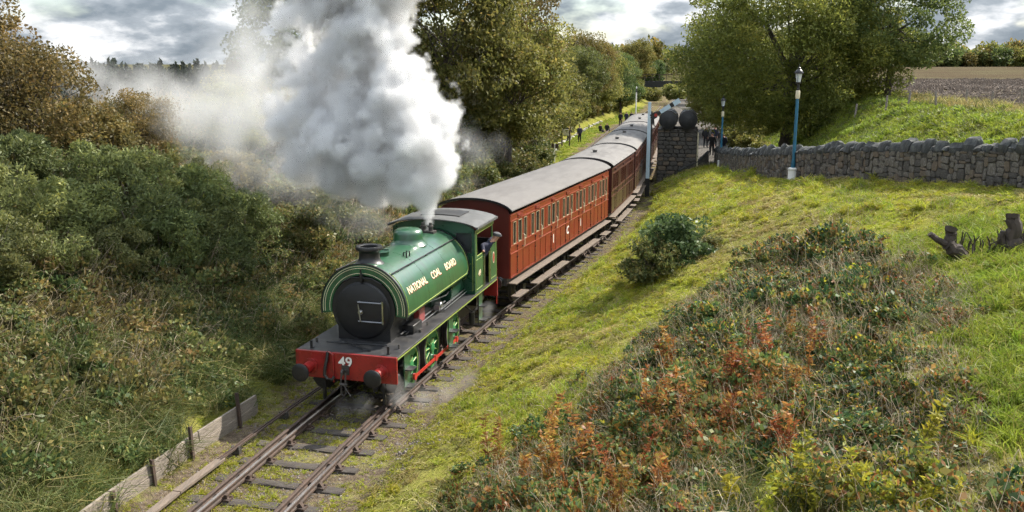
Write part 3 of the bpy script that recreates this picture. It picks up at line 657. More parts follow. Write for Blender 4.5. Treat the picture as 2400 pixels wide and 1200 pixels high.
# cab
C0, C1 = 5.86, 8.08
cab = MB()
prof = [(-1.22, 1.40), (1.22, 1.40), (1.22, 3.22)] + [(1.22*math.cos(t), 3.22+.28*math.sin(t)) for t in [math.pi*i/14 for i in range(1, 14)]] + [(-1.22, 3.22)]
# front plate with two window openings, built from pieces round the openings
fp = MB()
def fpiece(x0, x1, z0, z1): fp.bx(x0, x1, C0, C0+.03, z0, z1)
fpiece(-1.22, 1.22, 1.40, 2.60)
for sx in (-1, 1):
    fp.bx(sx*1.13, sx*1.22, C0, C0+.03, 2.60, 3.22)
fp.bx(-.68, .68, C0, C0+.03, 2.60, 3.14)
fp.prism([(-1.22, 3.14), (1.22, 3.14), (1.22, 3.22)] + [(1.22*math.cos(t), 3.22+.27*math.sin(t)) for t in [math.pi*i/14 for i in range(1, 14)]] + [(-1.22, 3.22)], C0, C0+.03)
cabf = fp.build('cab_front', M('dgreen'), loco)
for sx in (-1, 1):
    b = MB(); b.bx(sx*.68, sx*1.13, C0+.008, C0+.018, 2.60, 3.14); b.build('cab_window', M('glass'), cabf)
    b = MB()
    for (x0, x1, z0, z1) in ((.67, .70, 2.59, 3.15), (1.11, 1.14, 2.59, 3.15), (.70, 1.11, 2.59, 2.615), (.70, 1.11, 3.125, 3.15)): b.bx(sx*x0, sx*x1, C0-.015, C0+.004, z0, z1)
    b.build('window_frame', M('black'), cabf)
    b = MB(); zz = [(.78, 1.5), (1.16, 1.5), (1.16, 2.5), (1.05, 2.5)]; b.tube([(sx*x, C0-.006, z) for x, z in zz], .007, 4); b.tube([(sx*.78, C0-.006, 1.5), (sx*.78, C0-.006, 1.75), (sx*.95, C0-.006, 1.85), (sx*1.0, C0-.006, 2.1), (sx*1.1, C0-.006, 2.3)], .007, 4); b.build('front_panel_lining', M('lime'), cabf)
    # sides: front panel, doorway, rear panel, pillars
    sd = MB(); x0, x1 = sx*1.195, sx*1.222
    sd.bx(x0, x1, C0+.03, 6.68, 1.40, 2.45); sd.bx(x0, x1, C0+.03, C0+.18, 2.45, 3.22); sd.bx(x0, x1, 7.32, C1, 1.40, 2.66)
    sd.bx(x0, x1, C0+.18, 7.75, 3.12, 3.22); sd.bx(sx*1.15, sx*1.19, 7.68, 7.75, 2.66, 3.22)
    cs = sd.build('cab_side', M('green'), loco, bevel=.004)
    b = MB(); b.tube([(sx*1.21, 6.69, 1.42), (sx*1.21, 6.69, 2.40), (sx*1.21, 6.63, 2.46), (sx*1.21, C0+.22, 2.46), (sx*1.21, C0+.2, 3.1), (sx*1.21, 7.6, 3.11)], .014, 6); b.tube([(sx*1.21, 7.31, 1.42), (sx*1.21, 7.31, 2.6), (sx*1.21, 7.36, 2.67), (sx*1.21, C1, 2.67), (sx*1.21, C1, 1.42)], .014, 6); b.build('cab_beading', M('lime'), cs)
    b = MB()
    for (ya, yb, za, zb_) in ((C0+.12, 6.60, 1.50, 2.36), (7.42, 7.98, 1.50, 2.55)):
        b.tube([(sx*1.224, ya, za), (sx*1.224, yb, za), (sx*1.224, yb, zb_), (sx*1.224, ya, zb_), (sx*1.224, ya, za)], .007, 4)
    b.build('cab_lining', M('lime'), cs)
    b = MB(); b.tube([(sx*1.25, 6.72, 1.45), (sx*1.25, 6.72, 2.42)], .014, 6); b.tube([(sx*1.25, 7.28, 1.45), (sx*1.25, 7.28, 2.5)], .014, 6); b.build('cab_handrail', M('steel'), cs)
    def sidefn(yc, zc, dr, sx=sx):
        return lambda x, y_, z: (sx*(1.226+dr+z*.5), yc+sx*x, zc+y_)
    text_obj('side_number_shade', '49', .24, M('lettershade'), cs, sidefn(6.30+.012, 1.93-.012, 0), .002, .004)
    text_obj('side_number', '49', .24, M('letter'), cs, sidefn(6.30, 1.93, .003), .002, .004)
    b = MB(); b.lathe([(.11, 0), (.11, .012)], (0, 0, 0), 'X', 24)
    for v in range(len(b.v)): b.v[v] = (sx*(1.226+b.v[v][0]), 7.70+b.v[v][1]*.8, 2.10+b.v[v][2]*1.6)
    pl_ = b.build('works_plate', M('cream'), cs)
    b = MB(); b.lathe([(.085, .008), (.085, .016)], (0, 0, 0), 'X', 24)
    for v in range(len(b.v)): b.v[v] = (sx*(1.226+b.v[v][0]), 7.70+b.v[v][1]*.8, 2.10+b.v[v][2]*1.6)
    b.build('plate_field', M('lettershade'), pl_)
b = MB(); b.bx(-1.2, 1.2, C1-.03, C1, 1.40, 2.62); b.bx(-1.19, 1.19, C0+.03, C1-.03, 1.402, 1.43); b.build('bunker_back', M('black'), loco)
b = MB(); b.lathe([(.72, C0+.03), (.72, C0+.25)], (0, 0, 2.1), 'Y', 24); b.lathe([(.05, C0+.25), (.05, C0+.32)], (-.3, 0, 2.6), 'Y', 12); b.lathe([(.05, C0+.25), (.05, C0+.32)], (.3, 0, 2.6), 'Y', 12); b.build('backhead', M('iron'), loco)
nR = 19; RO = [(-1.33+2.66*i/(nR-1)) for i in range(nR)]
zf = lambda x: 3.21+.31*math.sqrt(max(0, 1-(x/1.42)**2))-.02
b = MB(); b.strip([(x, zf(x)+.03) for x in RO], [(x, zf(x)) for x in RO], C0-.10, 7.80); cr = b.build('cab_roof', M('cabroof'), loco, ang=50)
b = MB(); b.strip([(x, zf(x)+.055) for x in RO[5:14]], [(x, zf(x)+.03) for x in RO[5:14]], 6.45, 7.35); b.build('roof_hatch', M('plate'), cr)
b = MB()
for sx in (-1, 1): b.bx(sx*1.30, sx*1.345, C0-.10, 7.80, zf(1.33)-.02, zf(1.33)+.045)
b.build('rain_strip', M('cabroof'), cr)
# rear buffer beam, buffers
b = MB(); b.bx(-1.235, 1.235, 8.10, 8.15, .80, 1.40); b.build('rear_beam', M('red'), loco)
for sx in (-.865, .865):
    b = MB(); b.lathe([(.16, 8.15), (.12, 8.2), (.12, 8.4), (.06, 8.4), (.06, 8.5), (.2, 8.52), (.2, 8.56)], (sx, 0, 1.05), 'Y', 20); b.build('rear_buffer', M('black'), loco)

# ------------------------------------------------------------------ carriages
def make_coach(name, p, q, ncomp, style, mark):
    """p, q: track points of front and rear ends; built from y=0 (front) to y=LN (rear)"""
    LN = math.hypot(q[0]-p[0], q[1]-p[1]); a = math.atan2(q[0]-p[0], q[1]-p[1])
    o = empty(name, (p[0], p[1], 0), -a)
    side, bead, end, roofm = {'red': ('carriage', 'bead', 'endred', 'roof'), 'maroon': ('maroon', 'maroonbead', 'maroon', 'roofdark')}[style]
    HW, Z0, ZE = 1.22, 1.15, 3.20
    zw0, zw1 = 2.20, 2.92                               # window sill and head
    comp = LN/ncomp; ww = .27 if style == 'red' else .24
    wins = []
    for i in range(ncomp):
        c0 = comp*(i+.5)
        if style == 'red': wins += [(c0-.52, ww), (c0, .34), (c0+.52, ww)]
        else: wins += [(c0-.66, ww), (c0-.33, ww*.9), (c0, ww), (c0+.33, ww*.9), (c0+.66, ww)]
    cb_ = MB()
    for sx in (-1, 1):
        x0, x1 = sx*(HW-.05), sx*HW
        cb_.bx(x0, x1, 0, LN, Z0, zw0); cb_.bx(x0, x1, 0, LN, zw1, ZE)
        prev = 0
        for (c0, w_) in wins:
            cb_.bx(x0, x1, prev, c0-w_/2, zw0, zw1); prev = c0+w_/2
        cb_.bx(x0, x1, prev, LN, zw0, zw1)
    bodym = cb_.build('body', M(side), o)
    b = MB(); rp = arc(1.0, 0, 180, 15); poly = [(-HW+.05, Z0), (HW-.05, Z0), (HW-.05, ZE)]+[((HW-.05)*x, ZE+.40*z) for x, z in rp[1:-1]]+[(-HW+.05, ZE)]
    for yy in (0, LN-.05): b.prism(poly, yy, yy+.05)
    b.build('end_panel', M(end), o)
    b = MB(); b.bx(-HW+.06, HW-.06, .06, LN-.06, Z0, Z0+.05)
    for i in range(ncomp+1):
        y_ = min(max(comp*i, .06), LN-.1); b.bx(-HW+.06, HW-.06, y_, y_+.03, Z0+.05, ZE-.02)
        if i < ncomp: b.bx(-HW+.06, HW-.06, y_+.05, y_+.5, Z0+.05, Z0+.55); b.bx(-HW+.06, HW-.06, y_+comp-.5, y_+comp-.05, Z0+.05, Z0+.55)
    b.build('interior', M('brownwood'), o)
    RP = [(-1.30+2.60*i/20) for i in range(21)]; zr = lambda x: ZE-.03+.47*math.sqrt(max(0, 1-(x/1.36)**2))
    b = MB(); b.strip([(x, zr(x)+.03) for x in RP], [(x, zr(x)) for x in RP], -.07, LN+.07); rf = b.build('roof', M(roofm), o, ang=50)
    b = MB()
    for yy in (-.085, LN+.055): b.strip([(x*1.002, zr(x)+.038) for x in RP], [(x*1.002, zr(x)-.035) for x in RP], yy, yy+.03)
    b.build('roof_end_rib', M('black'), rf)
    if style != 'red':
        for i in range(1, ncomp, 2):
            b = MB(); b.lathe([(.10, 0), (.10, .10), (.15, .11), (.15, .13), (.02, .17)], (.0, comp*i, zr(0)+.02), 'Z', 14); b.build('roof_vent', M('roofdark'), rf)
    # beading
    for sx in ((1, -1)):
        b = MB(); X0, X1 = sx*HW, sx*(HW+.016)
        for (za, zb_) in ((zw1+.015, zw1+.05), (zw0-.055, zw0-.02), (zw0-.30, zw0-.272), (Z0+.005, Z0+.045), (ZE-.06, ZE-.03)): b.bx(X0, X1, 0, LN, za, zb_)
        for i in range(ncomp*3+1):
            yy = min(LN*i/(ncomp*3), LN-.025); b.bx(X0, sx*(HW+.011), yy, yy+.025, Z0+.045, zw0-.30)
        for i in range(ncomp+1):
            yy = min(comp*i, LN-.03); b.bx(X0, sx*(HW+.013), yy, yy+.03, zw0-.02, zw1+.015)
        b.build('beading', M(bead if style != 'red' else 'carriage'), o)
        if style == 'red':                               # sunlight on the upper moulding edges is painted in as lighter strips
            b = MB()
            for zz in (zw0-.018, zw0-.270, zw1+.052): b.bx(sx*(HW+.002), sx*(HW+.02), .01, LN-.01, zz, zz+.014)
            b.build('moulding_sunlit_edge', M('bead'), o)
        for (c0, w_) in wins:
            b = MB(); b.bx(sx*(HW-.042), sx*(HW-.034), c0-w_/2+.02, c0+w_/2-.02, zw0+.02, zw1-.02); wdw = b.build('window', M('glass'), o)
            if sx > 0:
                b = MB()
                for (ya, yb, za, zb_) in ((c0-w_/2, c0-w_/2+.022, zw0, zw1), (c0+w_/2-.022, c0+w_/2, zw0, zw1), (c0-w_/2+.022, c0+w_/2-.022, zw0, zw0+.022), (c0-w_/2+.022, c0+w_/2-.022, zw1-.022, zw1)):
                    b.bx(HW-.03, HW+.014, ya, yb, za, zb_)
                b.build('window_frame', M('winframe' if style == 'red' else 'maroonbead'), wdw)
        if sx > 0:
            for i in range(ncomp):
                c0 = comp*(i+.5)
                b = MB(); b.bx(HW+.002, HW+.012, c0-.25, c0+.25, Z0+.06, zw0-.03); dr = b.build('door', M(side), o)
                b = MB()
                for yy in (c0-.255, c0+.24): b.bx(HW+.003, HW+.0135, yy, yy+.015, Z0+.03, zw0-.03)
                b.build('door_gap', M('black'), dr)
                b = MB(); b.tube([(HW+.012, c0+.17, 2.02), (HW+.05, c0+.17, 2.02), (HW+.05, c0+.26, 2.02)], .012, 6)
                for zz in (Z0+.15, 1.75, 2.1): b.box((HW+.02, c0-.26, zz), (.012, .03, .02))
                b.build('door_handle', M('black'), dr)
                b = MB(); b.tube([(HW+.015, c0+.32, 1.95), (HW+.06, c0+.32, 2.0), (HW+.06, c0+.32, 2.35), (HW+.015, c0+.32, 2.4)], .012, 6); b.build('grab_rail', M('black' if style != 'red' else 'cream'), dr)
                b = MB(); b.bx(HW, HW+.03, c0-.24, c0+.24, zw1+.09, zw1+.19); b.bx(HW+.03, HW+.045, c0-.2, c0+.2, zw1+.10, zw1+.115); b.bx(HW+.03, HW+.045, c0-.2, c0+.2, zw1+.155, zw1+.17); b.build('door_vent', M(side), dr)
                if mark.get(i): text_obj('class_mark', mark[i], .42, M('white'), dr, lambda x, y_, z, c0=c0: (HW+.0135+z*.5, c0+x, 1.62+y_), .002, .012)
            if style == 'maroon':
                b = MB(); b.bx(HW+.0, HW+.008, .1, LN*.62, Z0+.06, zw0-.32); b.build('varnished_panel', M('gold'), o)
    # underframe, wheels, footboards
    b = MB()
    for sx in (-1, 1): b.bx(sx*.95, sx*1.10, .02, LN-.02, .93, 1.145)
    b.bx(-1.1, 1.1, 0, .1, .9, 1.14); b.bx(-1.1, 1.1, LN-.1, LN, .9, 1.14)
    for i in range(4): b.bx(-.95, .95, LN*(i+1)/5-.06, LN*(i+1)/5+.06, .95, 1.13)
    b.build('underframe', M('iron'), o)
    b = MB()
    b.bx(1.10, 1.40, .05, LN-.05, .955, .995)
    b.bx(-1.40, -1.10, .05, LN-.05, .955, .995); b.build('upper_footboard', M('footwood'), o, bevel=.006)
    wy = [LN*.17, LN*.83] if LN < 11 else [LN*.13, LN*.5, LN*.87]
    segs = []
    e = [.25]+[]
    b = MB()
    for sx in (-1, 1):
        last = .2
        for w in wy+[LN+1]:
            yb = min(w-.45, LN-.2)
            if yb-last > .3: b.bx(sx*1.16, sx*1.44, last, yb, .50, .54)
            last = w+.45
    b.build('lower_footboard', M('footwood'), o, bevel=.006)
    b = MB()
    for sx in (-1, 1):
        for k in range(int(LN/1.5)):
            yy = .5+k*1.5; b.tube([(sx*1.12, yy, .96), (sx*1.22, yy, .54)], .016, 6)
    b.build('footboard_bracket', M('iron'), o)
    for w in wy:
        for sx in (-1, 1):
            b = MB(); n = 28; b.lathe([(.49, -.065), (.51, -.06), (.51, -.03), (.475, -.025), (.47, .05), (.40, .05), (.39, .0), (.15, .02), (.12, .06), (.02, .06)], (0, 0, 0), 'X', n)
            wo = b.build('wheel', M('iron'), o, (sx*.755, w, .48), None, bevel=0); wo.scale = (sx, 1, 1)
            b = MB(); b.box((sx*1.02, w, .50), (.10, .12, .12)); b.bx(sx*.93, sx*.96, w-.28, w+.28, .40, .95)
            for k in range(4): b.bx(sx*.98, sx*1.06, w-.50+.1*k, w+.50-.1*k, .70+.035*(3-k)-.0, .735+.035*(3-k))
            b.tube([(sx*1.02, w-.5, .80), (sx*1.02, w-.55, .95)], .02, 6); b.tube([(sx*1.02, w+.5, .80), (sx*1.02, w+.55, .95)], .02, 6)
            b.build('axle_box', M('black'), o)
    b = MB(); b.lathe([(.20, LN*.3), (.20, LN*.3+.8)], (.3, 0, .70), 'Y', 14); b.tube([(0.6, LN*.2, .75), (.6, LN*.8, .75)], .025, 6); b.bx(-.9, -.4, LN*.55, LN*.7, .55, .92); b.build('brake_cylinder', M('black'), o)
    for sx in (-.865, .865):
        b = MB()
        b.lathe([(.14, 0), (.10, -.05), (.10, -.2), (.05, -.2), (.05, -.30), (.19, -.31), (.19, -.34)], (sx, 0, 1.05), 'Y', 16)
        b.lathe([(.14, LN), (.10, LN+.05), (.10, LN+.2), (.05, LN+.2), (.05, LN+.30), (.19, LN+.31), (.19, LN+.34)], (sx, 0, 1.05), 'Y', 16); b.build('buffer', M('black'), o)
    return o
CO = []
def tpnt(y): return (float(cx(y)), y)
o = make_coach('railway_carriage', (-1.20, 28.35), (3.10, 40.35), 7, 'red', {2: 'I', 3: 'C', 4: 'I'}); tag(o, 'bright red panelled carriage with grey canvas roof coupled behind the locomotive', 'carriage', 'carriages of the steam train')
o = make_coach('railway_carriage', tpnt(41.05), tpnt(48.2), 3, 'maroon', {}); tag(o, 'short dark maroon carriage with varnished lower panel behind the bright red one', 'carriage', 'carriages of the steam train')
o = make_coach('railway_carriage', tpnt(48.9), tpnt(58.6), 4, 'maroon', {}); tag(o, 'maroon carriage third from the locomotive, passing the signal post', 'carriage', 'carriages of the steam train')
o = make_coach('railway_carriage', tpnt(59.3), tpnt(67.0), 3, 'maroon', {}); tag(o, 'maroon carriage fourth from the locomotive, beside the water tower', 'carriage', 'carriages of the steam train')
o = make_coach('railway_carriage', tpnt(67.7), tpnt(78.5), 4, 'maroon', {}); tag(o, 'last carriage of the train, its roof seen left of the water tower tanks', 'carriage', 'carriages of the steam train')

# ------------------------------------------------------------------ people
def person_mesh(name, joints, edges, mats, zone, subdiv=2):
    """one continuous body grown over a posed skeleton; joints: name -> (pos, radius); zone(co) -> material index"""
    names = list(joints); me = bpy.data.meshes.new(name)
    me.from_pydata([joints[n][0] for n in names], [(names.index(a), names.index(b)) for a, b in edges], [])
    o = bpy.data.objects.new(name, me); COL.objects.link(o)
    md = o.modifiers.new('skin', 'SKIN'); md.use_smooth_shade = True
    sk = me.skin_vertices[0].data
    for i, n in enumerate(names):
        r = joints[n][1]; sk[i].radius = r if hasattr(r, '__len__') else (r, r)
    sk[0].use_root = True
    s = o.modifiers.new('sub', 'SUBSURF'); s.levels = subdiv; s.render_levels = subdiv
    bpy.context.view_layer.update()
    dg = bpy.context.evaluated_depsgraph_get()
    m2 = bpy.data.meshes.new_from_object(o.evaluated_get(dg)); bpy.data.objects.remove(o)
    for m in mats: m2.materials.append(m)
    for p in m2.polygons: p.material_index = zone(p.center); p.use_smooth = True
    return m2
HUMAN_EDGES = [('pelvis', 'waist'), ('waist', 'chest'), ('chest', 'neck'), ('neck', 'chin'), ('chin', 'head'), ('head', 'crown'),
    ('chest', 'shl'), ('shl', 'ell'), ('ell', 'wrl'), ('wrl', 'hal'), ('chest', 'shr'), ('shr', 'elr'), ('elr', 'wrr'), ('wrr', 'har'),
    ('pelvis', 'hpl'), ('hpl', 'knl'), ('knl', 'anl'), ('anl', 'tol'), ('pelvis', 'hpr'), ('hpr', 'knr'), ('knr', 'anr'), ('anr', 'tor')]
def stand(arm=0.0, stride=.0, sit=False):
    J = {'pelvis': ((0, 0, .95), (.19, .15)), 'waist': ((0, .01, 1.10), (.19, .15)), 'chest': ((0, .02, 1.32), (.21, .15)), 'neck': ((0, 0, 1.50), .06), 'chin': ((0, -.03, 1.57), .075), 'head': ((0, -.02, 1.66), .095), 'crown': ((0, -.01, 1.73), .07),
         'shl': ((-.21, .02, 1.42), .085), 'ell': ((-.27, .03, 1.14), .07), 'wrl': ((-.25, -.10-arm*.2, .92+arm*.3), .038), 'hal': ((-.23, -.16-arm*.25, .84+arm*.36), .035),
         'shr': ((.21, .02, 1.42), .085), 'elr': ((.27, .03, 1.14), .07), 'wrr': ((.25, -.08, .92+arm*.4), .038), 'har': ((.22, -.14, .84+arm*.5), .035),
         'hpl': ((-.10, 0, .88), .12), 'knl': ((-.11, -.02-stride, .50), .09), 'anl': ((-.11, .03-stride*1.4, .10), .05), 'tol': ((-.12, -.13-stride*1.4, .045), .045),
         'hpr': ((.10, 0, .88), .12), 'knr': ((.11, -.02+stride*.6, .50), .09), 'anr': ((.11, .03+stride*1.6, .10), .05), 'tor': ((.12, -.13+stride*1.6, .045), .045)}
    if sit:
        J2 = {}
        for k, (p, r) in J.items():
            if k in ('knl', 'knr'): p = (p[0], -.42, .50)
            elif k in ('anl', 'anr'): p = (p[0], -.42, .10)
            elif k in ('tol', 'tor'): p = (p[0], -.58, .05)
            elif k in ('hpl', 'hpr'): p = (p[0], -.04, .50)
            elif k in ('hal', 'har'): p = (p[0]*.8, -.36, .60)
            elif k in ('wrl', 'wrr'): p = (p[0]*.9, -.28, .62)
            else: p = (p[0], p[1], p[2]-.42)
            J2[k] = (p, r)
        J = J2
    return J
def zone_std(top=1.0, sit=False):
    dz = -.42 if sit else 0
    def z(c):
        if c.z > 1.655+dz and (c.y > -.04 or c.z > 1.715+dz): return 3
        if c.z > 1.50+dz: return 2
        if abs(c.x) > .17 and c.z < .93+dz and c.z > .75+dz and not sit: return 2
        return 0 if c.z > .92+dz else 1
    return z
def person(loc, rz, label, top, bottom, group, arm=0, stride=0, sit=False, scale=1.0):
    me = person_mesh('person', stand(arm, stride, sit), HUMAN_EDGES, [M(top), M(bottom), M('skin'), M('hair')], zone_std(sit=sit))
    o = link('person', me, None, loc, (0, 0, rz), scale); tag(o, label, 'person', group); return o

# driver leaning out of the cab (locomotive coordinates turned into the world)
def loco_w(x, y, z):
    c, s = math.cos(LTH), math.sin(LTH); return Vector((-3.74+x*c+y*s, 19.62-x*s+y*c, z))
DJ = {'pelvis': ((.93, 6.95, 2.02), (.16, .14)), 'waist': ((1.02, 7.00, 2.22), (.15, .13)), 'chest': ((1.18, 7.12, 2.50), (.18, .14)), 'neck': ((1.30, 7.27, 2.66), .07), 'chin': ((1.36, 7.34, 2.70), .085), 'head': ((1.40, 7.38, 2.79), .105), 'crown': ((1.42, 7.39, 2.87), .085),
      'shl': ((1.12, 6.92, 2.58), .08), 'ell': ((1.22, 6.72, 2.44), .06), 'wrl': ((1.24, 6.66, 2.50), .045), 'hal': ((1.24, 6.58, 2.51), .04),
      'shr': ((1.14, 7.32, 2.54), .08), 'elr': ((1.20, 7.42, 2.66), .06), 'wrr': ((1.22, 7.52, 2.72), .045), 'har': ((1.24, 7.58, 2.72), .04),
      'hpl': ((.86, 6.90, 1.94), .11), 'knl': ((.90, 6.88, 1.68), .08), 'anl': ((.88, 6.93, 1.50), .06), 'tol': ((.98, 6.88, 1.46), .05),
      'hpr': ((.86, 7.08, 1.94), .11), 'knr': ((.90, 7.10, 1.68), .08), 'anr': ((.88, 7.15, 1.50), .06), 'tor': ((.98, 7.18, 1.46), .05)}
def dzone(c):
    if c.z > 2.665 and c.x > 1.28: return 2
    if (Vector((c.x, c.y, c.z))-Vector((1.24, 6.57, 2.51))).length < .075 or (Vector((c.x, c.y, c.z))-Vector((1.24, 7.6, 2.72))).length < .06: return 2
    return 0
me = person_mesh('person', DJ, HUMAN_EDGES, [M('navy'), M('navy'), M('skin'), M('hair')], dzone)
drv = link('person', me, None, (-3.74, 19.62, 0), (0, 0, -LTH)); tag(drv, 'driver in navy overalls and grey cap leaning out of the locomotive cab', 'person')
b = MB(); b.lathe([(.125, 0), (.135, .04), (.12, .085), (.06, .11), (.01, .115)], (0, 0, 0), n=16); b.prism([(-.09, .05), (.09, .05), (.06, .19), (-.06, .19)], -.005, .015, 'Z')
b.build('cap', M('greycloth'), drv, (1.42, 7.40, 2.82), (R(-8), R(10), R(-20)))
# face: nose and brow, eyes
b = MB(); b.box((1.46, 7.475, 2.76), (.018, .022, .03)); b.build('nose', M('skin'), drv, bevel=.01)

# people waiting on the platform right of the tower and on the mown strip left of the line
plat = lambda x, y: (x, y, gz(x, y))
PP = [((16.2, 76.5), 2.6, 'darkcloth', 'darkcloth', 0, .05, 'person in black coat standing on the path beside the stone wall end'), ((17.1, 77.2), 2.9, 'navy', 'darkcloth', .4, .02, 'person in navy jacket standing on the path nearest the tree'),
      ((14.4, 72.0), 3.3, 'darkcloth', 'navy', .3, .0, 'dark clothed person on the platform just right of the water tower'), ((13.9, 74.5), 2.9, 'greycloth', 'darkcloth', .2, .0, 'person in grey top on the platform behind the water tower'),
      ((15.2, 69.5), 3.0, 'darkcloth', 'darkcloth', .6, .0, 'person in dark jacket close to the end of the stone wall'), ((15.9, 68.8), 3.4, 'navy', 'navy', .1, .03, 'navy clothed person beside the shorter looking blue lamp post'),
      ((14.9, 80.5), 3.0, 'greycloth', 'navy', .3, .0, 'person farthest along the platform under the trees')]
for (p, rz, t, bt, arm, st, lab) in PP: person(plat(*p), rz, lab, t, bt, 'people on the platform', arm, st)
LP = [((5.95, 96), 2.7, 'darkcloth', 'darkcloth', .3, False, 'person in dark clothes standing left of the pair on the grass strip'), ((7.05, 95.5), 3.6, 'navy', 'darkcloth', .1, False, 'person in navy standing on the right of the pair on the grass strip'),
      ((10.6, 110), 2.2, 'darkcloth', 'navy', .1, True, 'person sitting on the grass edge with hands on knees'), ((11.5, 111), 2.6, 'darkcloth', 'darkcloth', .1, True, 'person seated on the grass edge nearest the track'),
      ((14.4, 122), 2.8, 'darkcloth', 'darkcloth', .2, False, 'dark clothed person at the left of the far group by the hedge'), ((15.3, 123), 3.1, 'navy', 'navy', .4, False, 'person in the middle of the far group by the hedge'), ((16.1, 124), 3.4, 'darkcloth', 'darkcloth', .0, False, 'person at the right of the far group by the hedge')]
for (p, rz, t, bt, arm, sit, lab) in LP:
    pp = plat(*p)
    person((pp[0], pp[1], pp[2]-(.30 if sit else 0)), rz, lab, t, bt, 'people on the grass strip', arm, 0, sit)

# ------------------------------------------------------------------ semaphore signal
sg = (8.30, 55.6); s0 = gz(*sg)
sig = empty('semaphore_signal', (sg[0], sg[1], s0), R(-10)); tag(sig, 'tall pale blue semaphore signal post with raised striped arm beside the train', 'signal')
b = MB(); b.bx(-.14, .14, -.14, .14, -.3, 1.15); b.build('post_base', M('black'), sig, bevel=.01)
b = MB(); b.prism([(-.115, -.115), (.115, -.115), (.115, .115), (-.115, .115)], 1.15, 5.75, 'Z')
for i in range(4, 8): b.v[i] = (b.v[i][0]*.8, b.v[i][1]*.8, b.v[i][2])
b.build('post', M('paleblue'), sig, bevel=.01)
arm = empty('arm', (.12, -.02, 4.85), 0, sig); arm.rotation_euler = (0, R(-32), 0)
b = MB(); b.bx(.62, 1.30, -.075, -.05, -.125, .125); b.build('arm_blade', M('paleblue'), arm)
b = MB(); b.bx(1.30, 1.52, -.075, -.05, -.135, .135); b.build('arm_stripe', M('black'), arm)
b = MB(); b.bx(1.52, 1.95, -.075, -.05, -.145, .145); b.build('arm_tip', M('paleblue'), arm)
b = MB(); b.bx(.0, .34, -.09, -.04, -.19, .17); b.bx(.36, .62, -.08, -.045, -.12, .12); b.lathe([(.05, -.1), (.05, .1)], (0, 0, 0), 'Y', 12); b.build('spectacle_plate', M('black'), arm)
b = MB(); b.lathe([(.10, -.10), (.10, -.092)], (.30, 0, -.03), 'Y', 18); b.build('red_lens', M('brightred'), arm)
b = MB(); b.bx(.11, .30, -.12, .12, 4.45, 4.78); b.lathe([(.09, 4.78), (.09, 4.86), (.02, 4.9)], (.2, 0, 0), n=12); b.build('lamp_case', M('black'), sig)
b = MB(); b.tube([(.28, 0, 4.7), (.42, -.02, 3.75), (.62, -.02, 3.6)], .02, 6); b.tube([(.24, -.10, 4.6), (.24, -.10, 1.2)], .012, 6); b.build('signal_rod', M('rust'), sig)
b = MB(); b.bx(-.04, .18, .10, .13, 1.2, 5.2)
for k in range(12): b.bx(.0, .22, .13, .15, 1.35+k*.3, 1.37+k*.3)
b.build('ladder', M('black'), sig)

# ------------------------------------------------------------------ water tower: stone base under two tarred tanks
def stone_mesh(seed, w=1, h=1, d=1, rough=.12, n=2):
    """rough block about the origin, unit size; few faces"""
    rng = np.random.default_rng(seed); bm = bmesh.new(); bmesh.ops.create_cube(bm, size=1.0)
    bmesh.ops.subdivide_edges(bm, edges=bm.edges[:], cuts=1, use_grid_fill=True)
    for v in bm.verts:
        c = v.co; l = max(abs(c.x), abs(c.y), abs(c.z)); k = sum(abs(abs(t)-.5) < 1e-4 for t in c)
        f = {3: .80, 2: .92, 1: 1.04, 0: 1}[k]
        v.co = Vector((c.x*f*w, c.y*f*d, c.z*f*h)) + Vector(rng.normal(0, rough*.35, 3).tolist())*.5
    me = bpy.data.meshes.new('stone'); bm.to_mesh(me); bm.free(); me.polygons.foreach_set('use_smooth', [True]*len(me.polygons)); me.set_sharp_from_angle(angle=R(42)); return me
STN = {}
for kk in ('stone', 'stone2', 'stone3'):
    STN[kk] = []
    for i in range(5):
        me = stone_mesh(i+11*len(STN)); me.materials.append(M(kk)); STN[kk].append(me)
def pick_stone(): 
    kk = random.choices(('stone', 'stone2', 'stone3'), (5, 3, 3))[0]; return random.choice(STN[kk])
tw = (11.40, 63.0); tA = R(-11)
tower = empty('water_tower', (tw[0], tw[1], .0), tA); tag(tower, 'square stone water tower carrying two round black tanks beside the train', 'water tower')
TWW, TWD, TWH = 1.28, 1.5, 3.42
b = MB(); b.bx(-TWW+.06, TWW-.06, -TWD+.06, TWD-.06, -.4, TWH-.02); b.build('core', M('mortar'), tower)
z = -.3; row = 0
while z < TWH-.05:
    h_ = min(random.uniform(.24, .34), TWH-z)
    for face in range(3):                               # front, left, right faces
        ln = 2*(TWW if face == 0 else TWD); t = 0
        while t < ln-.02:
            w_ = random.uniform(.32, .62); w_ = w_ if ln-t-w_ > .25 else ln-t
            c_ = -ln/2+t+w_/2
            if face == 0: loc, rz = (c_, -TWD+.07, z+h_/2), 0
            elif face == 1: loc, rz = (-TWW+.07, c_, z+h_/2), R(90)
            else: loc, rz = (TWW-.07, c_, z+h_/2), R(90)
            link('stone', random.choice(STN['stone2' if random.random() < .75 else 'stone3']), tower, loc, (0, 0, rz+random.choice((0, math.pi))), (w_*.98, .2+random.uniform(0, .05), h_*.97)); t += w_
    z += h_; row += 1
b = MB(); b.bx(-TWW-.05, TWW+.05, -TWD-.05, TWD+.05, TWH, TWH+.09); b.build('capstone', M('stone2'), tower, bevel=.02)
